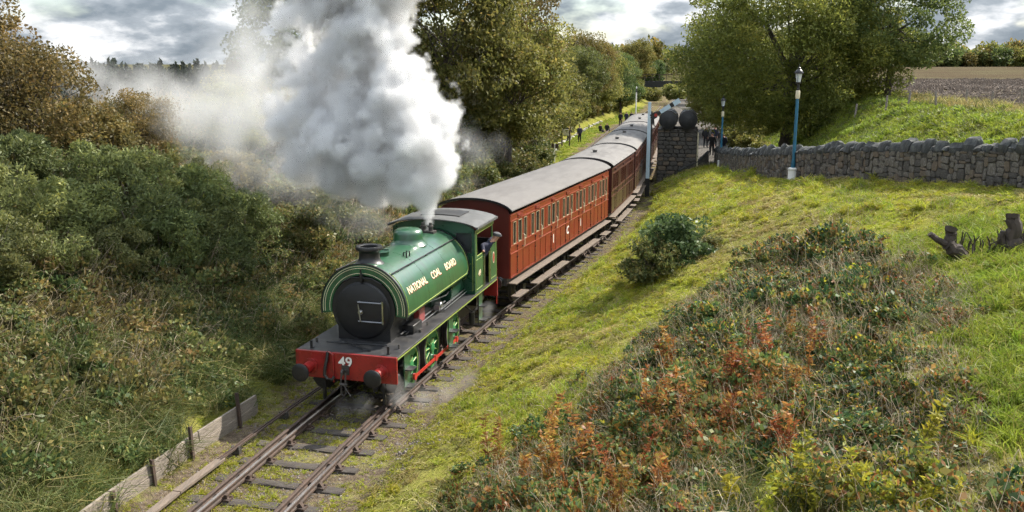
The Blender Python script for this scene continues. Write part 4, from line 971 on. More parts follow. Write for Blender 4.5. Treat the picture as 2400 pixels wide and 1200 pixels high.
for sx in (-.64, .66):
    b = MB(); r_ = .60; L0, L1 = -1.75, 1.9
    b.lathe([(.02, L0-.16), (.25, L0-.13), (.45, L0-.06), (.56, L0), (r_, L0+.03), (r_, L1-.03), (.56, L1), (.45, L1+.06), (.02, L1+.15)], (sx, 0, TWH+.09+r_+.02), 'Y', 32); tk = b.build('tank', M('tank'), tower, ang=50)
    b = MB()
    for yy in (-1.74, -.5, .75, 1.85): b.strip([((r_+.015)*math.cos(t)+sx, TWH+.71+(r_+.015)*math.sin(t)) for t in [i*2*math.pi/32 for i in range(32)]], [((r_-.01)*math.cos(t)+sx, TWH+.71+(r_-.01)*math.sin(t)) for t in [i*2*math.pi/32 for i in range(32)]], yy, yy+.06, 'Y', 0, True)
    b.build('tank_band', M('iron'), tk)
    b = MB(); b.bx(sx-.4, sx+.4, -1.2, -1.0, TWH+.09, TWH+.24); b.bx(sx-.4, sx+.4, 1.0, 1.2, TWH+.09, TWH+.24); b.build('saddle_block', M('brownwood'), tk)
b = MB(); b.tube([(-.9, 0, TWH+1.25), (-.2, 0, TWH+1.52), (.4, 0, TWH+1.35)], .03, 6); b.tube([(TWW+.08, -1.4, .3), (TWW+.08, -1.4, 3.3)], .05, 8); b.lathe([(.2, TWH+1.3), (.2, TWH+1.42), (.1, TWH+1.46)], (.66, .3, 0), n=14); b.build('pipe', M('cream'), tower)
# low ramp wall from the tower up to the main wall
# ------------------------------------------------------------------ rubble stone wall with rough coping
wall = empty('stone_wall', (14.5, 25.7, 4.34)); tag(wall, 'long rubble stone wall with upright rounded coping stones along the path', 'wall')
WO = Vector((14.5, 25.7, 4.34))
wy_ = np.r_[np.arange(19.5, 62.5, .05)]; wpx = wx(wy_)
k_ = np.ones(41)/41; wps = np.convolve(np.pad(wpx, 20, 'edge'), k_, 'valid'); wps[:20] = wpx[:20]
seg = np.r_[0, np.cumsum(np.hypot(np.diff(wps), .05))]
def wpos(s):
    y_ = float(np.interp(s, seg, wy_)); x_ = float(np.interp(s, seg, wps)); s2 = s+.1; y2 = float(np.interp(s2, seg, wy_)); x2 = float(np.interp(s2, seg, wps))
    if s2 > seg[-1]: y2, x2 = y_+(y_-float(np.interp(s-.1, seg, wy_))), x_+(x_-float(np.interp(s-.1, seg, wps)))
    return x_, y_, math.atan2(y2-y_, x2-x_)
def wbase(x_, y_): return float(tz(y_))-.02
def WHT(y_): return float(np.interp(y_, [20, 40, 62], [1.08, 1.04, 1.0]))
b = MB(); S = np.arange(0, seg[-1], .5); n_ = len(S); V = []
for s in S:
    x_, y_, a = wpos(s); nx, ny = -math.sin(a), math.cos(a); zb = wbase(x_, y_)
    for (o_, z_) in ((-.17, -.35), (.17, -.35), (.17, WHT(y_)-.03), (-.17, WHT(y_)-.03)): V.append((x_+nx*o_-WO.x, y_+ny*o_-WO.y, zb+z_-WO.z))
b.add(V, [(i*4+k, i*4+(k+1) % 4, (i+1)*4+(k+1) % 4, (i+1)*4+k) for i in range(n_-1) for k in range(4)]+[(0, 1, 2, 3), tuple((n_-1)*4+k for k in (3, 2, 1, 0))])
b.build('wall_core', M('mortar'), wall)
stones = []
for side in (1, -1):                                     # +1 faces the camera side
    s = 0.0
    while s < seg[-1]-.2:                                # random rubble: uneven columns, some stones standing on end
        w_ = random.uniform(.13, .34); x_, y_, a = wpos(s+w_/2); top = WHT(y_); nx, ny = -math.sin(a), math.cos(a); z_ = -.2+random.uniform(0, .15)
        while z_ < top-.03:
            h_ = random.uniform(.09, .22) if random.random() < .6 else random.uniform(.22, .40)
            if top-z_-h_ < .07: h_ = top-z_
            jx = random.uniform(-.03, .03)
            stones.append((side, s, (x_+nx*.15*side+jx*math.cos(a), y_+ny*.15*side+jx*math.sin(a), wbase(x_, y_)+z_+h_/2), a, w_*random.uniform(.92, 1.18), h_*random.uniform(.95, 1.08)))
            z_ += h_
        s += w_
# the face towards the camera is side +1 where the wall runs away to the left
near = sorted([t for t in stones if t[0] == 1 and math.hypot(t[2][0], t[2][1]) < 60 and t[2][0] < t[2][1]*.60], key=lambda t: math.hypot(t[2][0], t[2][1]))
first = near[:300]; ids = set(id(t) for t in first)
def stone_m(t, base):
    return Matrix.Translation(Vector(t[2])-base) @ Euler((random.uniform(-.06, .06), random.uniform(-.22, .22), t[3])).to_matrix().to_4x4() @ Matrix.Diagonal((t[4]*.97, .13+random.uniform(-.02, .06), t[5]*.95, 1))
for t in first:
    o = link('stone', pick_stone(), wall); o.matrix_local = stone_m(t, WO)
rv, rf_, rm = [], [], []
for t in stones:
    if id(t) in ids: continue
    if t[0] == -1 and random.random() < .45: continue
    me = pick_stone(); mm = stone_m(t, WO); bse = len(rv)
    rv += [tuple(mm @ v.co) for v in me.vertices]; rf_ += [tuple(i+bse for i in p.vertices) for p in me.polygons]; rm += [['rubble_stone', 'dark_rubble_stone', 'brown_rubble_stone'].index(me.materials[0].name)]*len(me.polygons)
b = MB(); b.v = rv; b.f = rf_; b.m = rm; o = b.build('wall_stones', [M('stone'), M('stone2'), M('stone3')], wall); o['kind'] = 'stuff'
# coping: rough slabs set on edge, leaning on each other
s = .0; COPE = []
for i in range(6):
    rng = np.random.default_rng(40+i); n = 9; pr = []
    for k in range(n):
        t = math.pi*k/(n-1); pr.append((.26*math.cos(t)*(1+rng.normal(0, .07)), .30*math.sin(t)*(1+rng.normal(0, .10))))
    pr += [(-.24, -.05), (.24, -.05)]
    b = MB(); m_ = len(pr); V = []
    for yy, sc_ in ((-.5, .80), (-.40, .96), (.40, 1.0), (.5, .84)):
        V += [(p[0]*sc_+rng.normal(0, .008), yy+rng.normal(0, .03), p[1]*sc_+rng.normal(0, .008)) for p in pr]
    b.add(V, [(r_*m_+k, r_*m_+(k+1) % m_, (r_+1)*m_+(k+1) % m_, (r_+1)*m_+k) for r_ in range(3) for k in range(m_)]+[tuple(range(m_-1, -1, -1)), tuple(3*m_+k for k in range(m_))])
    COPE.append(b.mesh('coping_stone', M('coping')))
while s < seg[-1]-.1:
    th_ = random.uniform(.16, .26) if random.random() < .35 else random.uniform(.30, .52)
    x_, y_, a = wpos(s+th_/2); hh = random.uniform(.70, 1.25)*(1.15 if th_ > .28 else .62)
    link('coping_stone', random.choice(COPE), wall, (x_-WO.x, y_-WO.y, wbase(x_, y_)+WHT(y_)-WO.z), (random.uniform(-.12, .25), random.uniform(-.12, .12), a+math.pi/2+random.uniform(-.15, .15)), (random.uniform(.85, 1.08), th_*.98, hh)); 
    s += th_
# short dark ramp wall joining the tower
b = MB(); V = []
for (x_, y_, zt) in ((13.35, 62.0, 1.95), (12.6, 61.6, 1.35), (11.2, 61.2, .75)):
    for (oy, zz) in ((-.2, -.4), (.2, -.4), (.2, zt), (-.2, zt)): V.append((x_, y_+oy, zz))
b.add(V, [(i*4+k, i*4+(k+1) % 4, (i+1)*4+(k+1) % 4, (i+1)*4+k) for i in range(2) for k in range(4)]+[(0, 1, 2, 3), (11, 10, 9, 8)])
o = b.build('ramp_wall', M('stone2'), None, bevel=.03); tag(o, 'short sloping dark stone wall at the foot of the water tower', 'wall')
b = MB()
b.add([(p[0], p[1], p[2]+(.07 if i % 4 in (2, 3) else 0)) for i, p in enumerate([(x_, y_+oy, zt+.002) for (x_, y_, zt) in ((13.35, 62.0, 1.95), (12.6, 61.6, 1.35), (11.2, 61.2, .75)) for oy in (-.25, .25, .25, -.25)])], [(i*4+k, i*4+(k+1) % 4, (i+1)*4+(k+1) % 4, (i+1)*4+k) for i in range(2) for k in range(4)]+[(0, 1, 2, 3), (11, 10, 9, 8)])
b.build('ramp_coping', M('coping'), o)

# ------------------------------------------------------------------ lamp posts
def lamp(x, y, label, hgt=4.25):
    z0 = gz(x, y); o = empty('lamp_post', (x, y, z0)); tag(o, label, 'lamp post', 'blue lamp posts by the stone wall')
    b = MB(); b.lathe([(.20, -.15), (.20, .05), (.185, .08), (.185, .42), (.20, .44), (.20, .50), (.13, .53)], n=20); b.build('plinth', M('white'), o)
    b = MB(); b.lathe([(.085, .5), (.085, .7), (.065, .9), (.058, hgt-1.0), (.05, hgt-.95)], n=16); b.build('column', M('blue'), o)
    b = MB(); b.lathe([(.075, hgt-1.0), (.085, hgt-.93), (.085, hgt-.72), (.07, hgt-.68)], n=16); b.build('collar', M('cream'), o)
    b = MB(); b.lathe([(.05, hgt-.7), (.05, hgt-.45), (.10, hgt-.40), (.10, hgt-.36)], n=14)
    for a in range(4): b.tube([(.09*math.cos(a*math.pi/2+.78), .09*math.sin(a*math.pi/2+.78), hgt-.38), (.15*math.cos(a*math.pi/2+.78), .15*math.sin(a*math.pi/2+.78), hgt-.02)], .010, 5)
    b.lathe([(.17, hgt-.03), (.17, hgt+.0), (.12, hgt+.09), (.05, hgt+.14), (.06, hgt+.18), (.015, hgt+.22), (.010, hgt+.34), (.001, hgt+.36)], n=16); b.build('lantern_frame', M('black'), o)
    b = MB(); b.lathe([(.085, hgt-.36), (.13, hgt-.035)], n=4); b.build('lantern_glass', M('lampglass'), o)
    return o
lamp(11.25, 36.4, 'tall blue lamp post on white plinth, nearer of the two by the wall')
lamp(13.10, 57.2, 'blue lamp post on white plinth nearest the water tower')

# ------------------------------------------------------------------ signs and the far post on the left strip
x, y = 3.55, 76.0; o = empty('trackside_sign', (x, y, gz(x, y)), R(-12)); tag(o, 'small dark signboard on a slim white post at the grass edge', 'sign')
b = MB(); b.tube([(0, 0, -.2), (0, 0, 1.55)], .045, 8); b.build('post', M('white'), o)
b = MB(); b.bx(-.30, .30, .05, .075, 1.15, 1.52); b.build('board', M('brownwood'), o)
x, y = 5.35, 91.0; o = empty('station_sign', (x, y, gz(x, y)), R(-40)); tag(o, 'white nameboard on two brown posts in front of the hedge', 'sign')
b = MB(); b.bx(-.52, -.42, -.05, .05, -.2, 1.75); b.bx(.42, .52, -.05, .05, -.2, 1.75); b.build('post', M('brownwood'), o)
b = MB(); b.bx(-.42, .42, -.03, .02, 1.05, 1.68); b.build('board', M('board'), o)
x, y = 20.6, 148.0; x -= .7; o = empty('white_post', (x, y, gz(x, y))); tag(o, 'far slim white signal post beside the line at the bend', 'post')
b = MB(); b.lathe([(.12, -.2), (.10, 4.4), (.03, 4.55)], n=8); b.build('shaft', M('white'), o); b = MB(); b.bx(-.12, .12, -.16, -.1, 3.6, 4.2); b.build('plate', M('greycloth'), o)
edge = []
for i in range(26):
    y = 72+i*2.3+random.uniform(-.4, .4); x = float(cx(y)+lfoot(y))+.6+random.uniform(-.15, .15)
    edge.append((x, y))
eb = [stone_mesh(80+i, 1, 1, 1, .14) for i in range(3)]
for me in eb: me.materials.append(M('pathstone'))
for i, (x, y) in enumerate(edge):
    o = link('edging_stone', eb[i % 3], None, (x, y, gz(x, y)+.06), (random.uniform(-.2, .2), random.uniform(-.2, .2), random.uniform(0, 3)), (random.uniform(.3, .6), random.uniform(.25, .5), .28))
    tag(o, 'pale edging stone by the mown strip, %s along the row from the small dark signboard' % 'first second third fourth fifth sixth seventh eighth ninth tenth eleventh twelfth thirteenth fourteenth fifteenth sixteenth seventeenth eighteenth nineteenth twentieth twenty-first twenty-second twenty-third twenty-fourth twenty-fifth twenty-sixth'.split()[i], 'stone', 'edging stones along the grass strip')

# ------------------------------------------------------------------ far footbridge
bx_, by_ = float(cx(195))+.5, 195.0
fb = empty('footbridge', (bx_, by_, 0), R(-14)); tag(fb, 'dark girder footbridge with railings crossing the line far behind the train', 'bridge')
b = MB(); b.bx(-6, 6, -.15, .15, 3.0, 4.3); b.bx(-6, 6, 1.5, 1.8, 3.0, 4.3); b.bx(-6, 6, .16, 1.49, 3.4, 3.55); b.build('girder', M('black'), fb)
b = MB()
for k in range(9): b.bx(-6+1.5*k-.05, -6+1.5*k+.05, -.06, .06, 4.3, 5.6)
b.bx(-6, 6, -.07, .07, 5.6, 5.72); b.bx(-6, 6, -.05, .05, 4.95, 5.03); b.build('railing', M('brownwood'), fb)
b = MB(); b.bx(-8.0, -5.6, -.6, 2.4, -1, 4.35); b.bx(5.6, 8.0, -.6, 2.4, -1, 4.35); b.build('abutment', M('stone2'), fb)

# ------------------------------------------------------------------ field fence posts
FP = [(21.3, 52.5, .9), (22.0, 51.2, 1.0), (22.9, 49.8, 1.0), (23.9, 48.6, 1.05), (24.5, 47.2, .9), (25.2, 45.6, 1.15), (26.4, 45.0, 1.2), (20.5, 55, .9), (27.9, 44.2, 1.1)]
for i, (x, y, h_) in enumerate(FP):
    b = MB(); b.lathe([(.065, -.3), (.06, h_-.05), (.03, h_)], n=7)
    o = b.build('fence_post', M('wood'), None, (x, y, gz(x, y)), (R(random.uniform(-4, 4)), R(random.uniform(-5, 5)), 0)); tag(o, 'weathered wooden post in the wire fence edging the ploughed field', 'fence post', 'fence posts along the ploughed field')
    o['label'] = 'weathered wooden fence post at the ploughed field, %s counting from the left' % 'first second third fourth fifth sixth seventh eighth ninth'.split()[sorted(range(len(FP)), key=lambda k: FP[k][0]/FP[k][1]).index(i)]
b = MB(); srt = sorted(FP, key=lambda p: -p[1])
for hz in (.35, .75):
    b.tube([(x, y, gz(x, y)+hz*h_) for x, y, h_ in srt], .006, 4)
o = b.build('fence_wire', M('iron'), None); tag(o, 'thin wire strung between the wooden posts of the field fence', 'wire')

# ------------------------------------------------------------------ dead stumps on the right
def limb(b, pts, rad, n=9, seed=0, mi=0):
    rng = np.random.default_rng(seed); P = []; Rr = []
    for i in range(len(pts)-1):
        for k in range(4):
            t = k/4; P.append([pts[i][j]*(1-t)+pts[i+1][j]*t+rng.normal(0, rad[i]*.10) for j in range(3)]); Rr.append((rad[i]*(1-t)+rad[i+1]*t)*(1+rng.normal(0, .09)))
    P.append(pts[-1]); Rr.append(rad[-1]); b.tube(P, Rr, n, mi)
sx_, sy_ = 9.85, 19.75; z_ = gz(sx_, sy_)
b = MB(); limb(b, [(.22, .05, -.15), (.05, 0, .12), (-.20, -.02, .30)], [.14, .12, .10], seed=1); limb(b, [(-.18, 0, .26), (-.12, .02, .42), (-.13, .0, .56)], [.09, .085, .10], seed=2); limb(b, [(-.2, 0, .3), (-.38, -.02, .38), (-.47, 0, .46)], [.06, .05, .045], seed=3)
o = b.build('tree_stump', M('deadwood'), None, (sx_, sy_, z_)); o.scale = (1.35,)*3; tag(o, 'leaning forked grey tree stump in the rough grass, left of the two', 'stump')
sx_, sy_ = 11.15, 19.9; z_ = gz(sx_, sy_)
b = MB(); limb(b, [(.02, 0, -.1), (0, 0, .25), (-.03, .02, .55), (-.05, .02, .66)], [.20, .15, .11, .12], seed=4); limb(b, [(.1, 0, 0), (.22, 0, .25), (.25, 0, .40)], [.10, .08, .06], seed=5); limb(b, [(-.1, 0, 0), (-.22, .0, .22), (-.20, 0, .36)], [.09, .06, .05], seed=6)
for k in range(26):
    x0 = -1.05+k*.055+random.uniform(-.03, .03); hh = random.uniform(.15, .42)
    b.tube([(x0, random.uniform(-.12, .12), -.05), (x0+random.uniform(-.05, .05), random.uniform(-.12, .12), hh*.6), (x0+random.uniform(-.1, .1), random.uniform(-.1, .1), hh)], [.018, .014, .008], 5)
o = b.build('tree_stump', M('deadwood'), None, (sx_, sy_, z_)); o.scale = (1.25,)*3; tag(o, 'upright knobbly stump with a row of cut brown stems beside it', 'stump')

# ------------------------------------------------------------------ vegetation
class Leafy:
    """collects quads with a per-vertex random value and a material index"""
    def __init__(s, seed): s.V = []; s.F = []; s.r = []; s.m = []; s.n = 0; s.rng = np.random.default_rng(seed)
    def quads(s, Q, rnd, mi=0):
        n = len(Q); s.V.append(Q.reshape(-1, 3)); s.F.append(np.arange(s.n, s.n+4*n).reshape(n, 4)); s.n += 4*n; s.r.append(np.repeat(rnd, 4)); s.m.append(np.full(n, mi, np.int32))
    def leaves(s, P, size, asp=.5, out=None, outw=.8, up=0, rnd=None, mi=0):
        g = s.rng; n = len(P); u = g.normal(size=(n, 3))
        if out is not None: u += out*outw
        u[:, 2] += up; u /= np.linalg.norm(u, axis=1, keepdims=True)+1e-9
        w = np.cross(u, g.normal(size=(n, 3))); w /= np.linalg.norm(w, axis=1, keepdims=True)+1e-9
        sz = (size*g.uniform(.6, 1.35, n))[:, None]
        Q = np.stack([P-u*sz*.5, P+w*sz*asp*.5+u*sz*.06, P+u*sz*.5, P-w*sz*asp*.5+u*sz*.06], 1)
        s.quads(Q, g.uniform(0, 1, n) if rnd is None else np.clip(rnd, 0, 1), mi)
    def ribbons(s, pts, width, rnd, mi=0):
        """pts (n,k,3): polylines turned into tapering flat ribbons"""
        g = s.rng; n, k, _ = pts.shape; side = g.normal(size=(n, 3)); t = pts[:, -1]-pts[:, 0]
        side = np.cross(t, side); side /= np.linalg.norm(side, axis=1, keepdims=True)+1e-9
        for i in range(k-1):
            w0 = width*(1-.8*i/(k-1)); w1 = width*(1-.8*(i+1)/(k-1))
            w0 = np.broadcast_to(np.asarray(w0).reshape(-1, 1), (n, 1)); w1 = np.broadcast_to(np.asarray(w1).reshape(-1, 1), (n, 1))
            s.quads(np.stack([pts[:, i]-side*w0, pts[:, i]+side*w0, pts[:, i+1]+side*w1, pts[:, i+1]-side*w1], 1), rnd, mi)
    def mesh(s, name, mats):
        me = np_mesh(name, np.concatenate(s.V), np.concatenate(s.F), mats, {'rnd': np.concatenate(s.r)})
        mi = np.concatenate(s.m)
        if mi.any(): me.polygons.foreach_set('material_index', mi)
        return me
def clump_centres(g, rad, n, inner=.35, flat=.0):
    d = g.normal(size=(n, 3)); d /= np.linalg.norm(d, axis=1, keepdims=True); r = inner+(1-inner)*g.uniform(0, 1, n)**.6
    c = d*r[:, None]
    if flat: c[:, 2] = np.where(c[:, 2] < -flat, -flat+(c[:, 2]+flat)*.3, c[:, 2])
    return c*np.array(rad), d
def crown_mesh(name, seed, rad, nclump, cr, per, size, asp, mats, flat=.4, inner=.35, up=0, spread=.22):
    L = Leafy(seed); g = L.rng; C, D = clump_centres(g, rad, nclump, inner, flat)
    for c, d in zip(C, D):
        r = cr*g.uniform(.55, 1.35); n = int(per*g.uniform(.6, 1.4)); u = g.normal(size=(n, 3)); u /= np.linalg.norm(u, axis=1, keepdims=True)
        P = c+u*(r*(.35+.65*g.uniform(0, 1, n)**.5))[:, None]*np.array([1, 1, .72])
        L.leaves(P, size, asp, out=u, up=up, rnd=g.normal(.45+g.normal(0, .14), spread, n))
    return L.mesh(name, mats), C
def trunk_mesh(name, seed, base_r, h0, C, nl, cz, mt, lean=0):
    """tapered trunk from the ground to the crown with limbs out to some of the crown's clumps"""
    rng = np.random.default_rng(seed); b = MB(); top = (lean*.6, 0, cz)
    pts = [(0, 0, -.4), (lean*.12, rng.normal(0, .05), h0*.5), (lean*.3, rng.normal(0, .08), h0), (lean*.5, rng.normal(0, .1), (h0+cz)/2), top]
    limb(b, pts, [base_r*1.25, base_r, base_r*.85, base_r*.6, base_r*.28], 8, seed)
    for i in rng.choice(len(C), min(nl, len(C)), replace=False):
        e = C[i]+np.array([0, 0, cz]); t = rng.uniform(.45, 1); st = np.array([lean*.3, 0, h0])*(1-t)+np.array(top)*t; st[2] = h0+(cz-h0)*t*.9
        m = (st+e)/2+rng.normal(0, .25, 3)+np.array([0, 0, .1*abs(e[2]-st[2])]); r0 = base_r*.42*(1-.4*t)
        limb(b, [tuple(st), tuple(m), tuple(e)], [r0, r0*.6, max(.012, r0*.18)], 5, seed+int(i))
    return b.mesh(name, mt)

# tree kinds (crown meshes shared between copies)
KIND = {}
def tree_kind(key, seed, rad, nclump, cr, per, size, asp, lm, base_r, h0, cz, nl=26, **kw):
    cm, C = crown_mesh('crown', seed, rad, nclump, cr, per, size, asp, M(lm), **kw)
    KIND[key] = (cm, trunk_mesh('trunk', seed+100, base_r, h0, C, nl, cz, M('bark'), kw.get('lean', 0)), cz)
tree_kind('olive', 11, (3.3, 3.3, 4.5), 120, .95, 330, .175, .55, 'L_olive', .20, 1.6, 5.4, inner=.4)
tree_kind('olive2', 12, (2.8, 2.8, 3.6), 85, .90, 310, .175, .55, 'L_olive', .17, 1.2, 4.0, inner=.4)
tree_kind('green', 13, (3.4, 3.2, 3.8), 105, .95, 310, .18, .55, 'L_green', .20, 1.2, 4.4, inner=.4)
tree_kind('open', 14, (3.2, 3.2, 4.6), 80, .75, 190, .17, .5, 'L_rust', .17, 3.0, 6.8, nl=60, inner=.3)
tree_kind('willow', 15, (6.6, 4.8, 5.0), 400, 1.0, 340, .175, .40, 'L_willow', .34, 1.8, 5.3, nl=30, inner=.42, flat=.66)
tree_kind('dark', 16, (3.4, 3.4, 4.6), 105, .95, 310, .18, .55, 'L_green', .22, 1.0, 4.9, inner=.45)
tree_kind('rust', 17, (2.9, 2.7, 2.2), 110, .75, 150, .15, .5, 'L_rust', .12, .7, 2.3, nl=70, inner=.35, flat=.6)
def tree(name, key, x, y, label, s=1.0, rz=0, group=None, sz=None):
    cm, tm, cz = KIND[key]; o = empty(name, (x, y, gz(x, y)-.1), rz); o.scale = (s, s, sz or s); tag(o, label, 'tree', group)
    link('trunk', tm, o); link('crown', cm, o, (0, 0, cz)); return o

# trees on the left crest, from beside the locomotive to the far end of the train
GL = 'trees on the left bank of the cutting'
tree('tree', 'dark', -10.4, 48.0, 'tall dark tree half hidden in the steam above the locomotive', 1.0, .4, GL)
tree('tree', 'olive', -15.8, 56.0, 'tree dimly seen through the steam, left of the tallest plume', .40, 2.2, GL)
tree('tree', 'olive', -3.6, 50.5, 'tall olive brown tree just right of the steam plume', 1.18, 1.0, GL, 1.45)
tree('tree', 'open', -.6, 57.5, 'thin branched autumn tree standing high behind the second olive tree', 1.25, 2.1, GL)
tree('tree', 'olive', -.2, 55.5, 'broad olive tree above the red carriage', 1.15, 3.3, GL)
tree('tree', 'olive2', -.2, 64.5, 'rounded olive tree left of the signboards', 1.0, .2, GL)
tree('tree', 'green', 1.2, 77.0, 'green leafy tree behind the station nameboard', .95, 4.4, GL)
tree('tree', 'olive2', 2.2, 88.0, 'olive tree rising behind the green one at the nameboard', 1.35, 5.1, GL)
tree('tree', 'olive2', 4.6, 101.0, 'olive tree behind the pair standing on the grass', 1.12, 1.7, GL)
tree('tree', 'green', 7.2, 114.0, 'green tree behind the people sitting on the grass', 1.25, 2.9, GL)
tree('tree', 'olive', 9.6, 126.0, 'taller olive tree behind the far group of people', 1.22, .9, GL)
tree('tree', 'olive2', 13.6, 139.0, 'olive tree left of the far white post', 1.35, 3.9, GL)
tree('tree', 'dark', 17.9, 152.0, 'dark green tree just behind the far white post', 1.02, 2.0, GL)
tree('tree', 'olive2', 20.5, 170.0, 'olive tree near the left end of the footbridge', 1.2, .3, GL)
tree('tree', 'olive', 30.5, 226.0, 'tree standing behind the footbridge over the line', 1.3, 4.0, GL)
tree('tree', 'green', 36.0, 240.0, 'green tree behind the right end of the footbridge', 1.1, 1.2, GL)
# right side
GR = 'trees behind the stone wall'
tree('tree', 'willow', 18.9, 63.0, 'large drooping willowy tree with dark trunk behind the lamp post', 1.22, .0, GR)
tree('tree', 'dark', 25.0, 61.5, 'dark green tree at the right edge of the large willowy tree', 1.12, 3.0, GR)
tree('tree', 'willow', 22.6, 88.0, 'second drooping tree behind the people on the platform', 1.0, 2.6, GR)
tree('tree', 'olive', 23.5, 98.0, 'olive tree beyond the platform, right of the footbridge', 1.15, 1.1, GR)
tree('tree', 'green', 27.5, 120.0, 'green tree between the platform trees and the footbridge', 1.2, 2.3, GR)
tree('tree', 'olive2', 34.0, 160.0, 'far olive tree at the right end of the footbridge', 1.4, 5.3, GR)
# autumn shrub-trees at the upper left
GA = 'autumn thorn trees at the upper left'
tree('thorn_tree', 'rust', -14.6, 27.6, 'broad rusty brown thorn tree at the upper left edge', .80, .3, GA)
tree('thorn_tree', 'rust', -12.9, 31.6, 'rusty thorn tree with yellower right side beside the broad one', .50, 2.4, GA)
tree('thorn_tree', 'rust', -18.9, 33.0, 'brown thorn tree showing above the broad one at the left edge', .9, 4.1, GA)
tree('tree', 'open', -16.6, 26.4, 'thin tree whose dark twigs reach the top left corner', .74, 5.0, GA)
tree('thorn_tree', 'rust', -11.6, 38.5, 'reddish brown thorn tree under the thin steam', .62, 1.3, GA)
tree('tree', 'olive2', -10.6, 34.5, 'small dark twiggy tree standing under the drifting steam', .42, .7, GA)

# shrubs
def bush_kind(key, seed, rad, nclump, cr, per, size, asp, lm, up=0, inner=.45, spread=.22, ns=14):
    cm, C = crown_mesh('foliage', seed, rad, nclump, cr, per, size, asp, M(lm), flat=.5, inner=inner, up=up, spread=spread)
    rng = np.random.default_rng(seed); b = MB()
    for i in rng.choice(len(C), min(ns, len(C)), replace=False):
        e = C[i]+np.array([0, 0, rad[2]*.8]); limb(b, [(rng.normal(0, .08), rng.normal(0, .08), -.2), tuple(e*.5+rng.normal(0, .06, 3)), tuple(e)], [.03, .02, .008], 5, int(i))
    KIND[key] = (cm, b.mesh('stems', M('twig')), rad[2]*.8)
bush_kind('gorse', 31, (1.25, 1.2, .95), 60, .36, 190, .13, .32, 'L_gorse', up=.5)
bush_kind('gorse2', 32, (1.1, 1.25, 1.05), 60, .36, 190, .13, .32, 'L_gorse', up=.5)
bush_kind('scrub', 33, (1.2, 1.2, .9), 50, .38, 130, .14, .55, 'L_ivy')
bush_kind('rustbush', 34, (1.2, 1.1, 1.0), 50, .38, 120, .13, .5, 'L_rust', ns=24)
bush_kind('laurel', 35, (.95, .9, .75), 40, .30, 110, .13, .5, 'L_laurel')
bush_kind('farbush', 36, (1.5, 1.5, 1.3), 45, .55, 90, .26, .55, 'L_olive')
def bush(name, key, x, y, s, label, group, rz=None, zs=None):
    cm, tm, cz = KIND[key]; o = empty(name, (x, y, gz(x, y)-.12*s), random.uniform(0, 6) if rz is None else rz); o.scale = (s, s, zs or s*random.uniform(.85, 1.1)); tag(o, label, 'bush', group)
    link('stems', tm, o); link('foliage', cm, o, (0, 0, cz)); return o
GG = 'gorse bushes on the left bank'
gorse = [(-11.2, 26.6, 1.1), (-9.9, 27.2, 1.15), (-12.6, 25.8, 1.0), (-9.0, 25.9, .95), (-10.4, 24.4, 1.05), (-11.6, 23.2, 1.05), (-13.3, 24.4, 1.0), (-11.7, 19.6, .95), (-12.4, 21.4, 1.0), (-9.3, 24.2, .9), (-8.3, 27.9, .9), (-10.3, 29.2, 1.0), (-10.0, 22.5, .8), (-10.9, 21.2, .75), (-12.9, 18.9, .95), (-13.6, 22.6, 1.0), (-8.0, 25.2, .7)]
words = 'first second third fourth fifth sixth seventh eighth ninth tenth eleventh twelfth thirteenth fourteenth fifteenth sixteenth seventeenth eighteenth nineteenth twentieth twenty-first twenty-second twenty-third twenty-fourth twenty-fifth twenty-sixth'.split()
gorse.sort(key=lambda g_: math.hypot(g_[0]+5, g_[1]-14))
for i, (x, y, s) in enumerate(gorse):
    bush('gorse_bush', ('gorse', 'gorse2')[i % 2], x, y, s, 'dark green spiny gorse bush on the left bank, %s counting up from the plank revetment' % words[i], GG)
scr = [(-7.0, 29.5, .9, 'scrub'), (-7.9, 31.5, 1.0, 'scrub'), (-6.0, 32.5, .9, 'scrub'), (-8.6, 35.5, 1.1, 'rustbush'), (-6.4, 37.0, 1.0, 'scrub'), (-4.6, 39.5, 1.0, 'scrub'), (-5.3, 42.5, 1.2, 'scrub'), (-3.2, 45.0, 1.0, 'scrub'), (-9.6, 30.6, 1.0, 'rustbush'), (-13.0, 28.9, 1.1, 'rustbush'), (-14.6, 22.9, .9, 'rustbush'), (-1.8, 49.0, 1.1, 'scrub'), (-.6, 53.0, 1.1, 'scrub'), (-2.2, 55.5, 1.3, 'scrub'), (.6, 58.0, 1.2, 'scrub'), (1.2, 63.0, 1.2, 'scrub')]
scr += [(-5.2, 47.5, 1.7, 'scrub'), (-3.4, 51.5, 1.8, 'scrub'), (-7.6, 46.0, 1.6, 'rustbush'), (-2.6, 59.0, 1.9, 'scrub'), (-1.0, 68.0, 1.9, 'scrub'), (-4.8, 57.0, 1.9, 'rustbush'), (.9, 70.5, 1.5, 'scrub'), (-5.6, 52.0, 1.9, 'scrub'), (-.9, 73.0, 2.2, 'scrub')]
scr.sort(key=lambda g_: g_[1])
for i, (x, y, s, k) in enumerate(scr):
    lab = ('low green and yellow scrub bush behind the train, %s from the locomotive' if k == 'scrub' else 'rusty leaved bush on the upper left bank, %s from the locomotive') % words[i]
    bush('scrub_bush', k, x, y, s, lab, 'scrub bushes on the left bank')
hb = []
for i in range(20):
    y = 80+i*4.6; x = float(cx(y)+lfoot(y))-random.uniform(.9, 1.8); hb.append((x, y))
for i, (x, y) in enumerate(hb): bush('hedge_bush', 'farbush', x, y, random.uniform(.8, 1.15), 'bushy hedge shrub behind the mown strip, %s along from the nameboard' % words[i], 'hedge shrubs behind the mown strip')
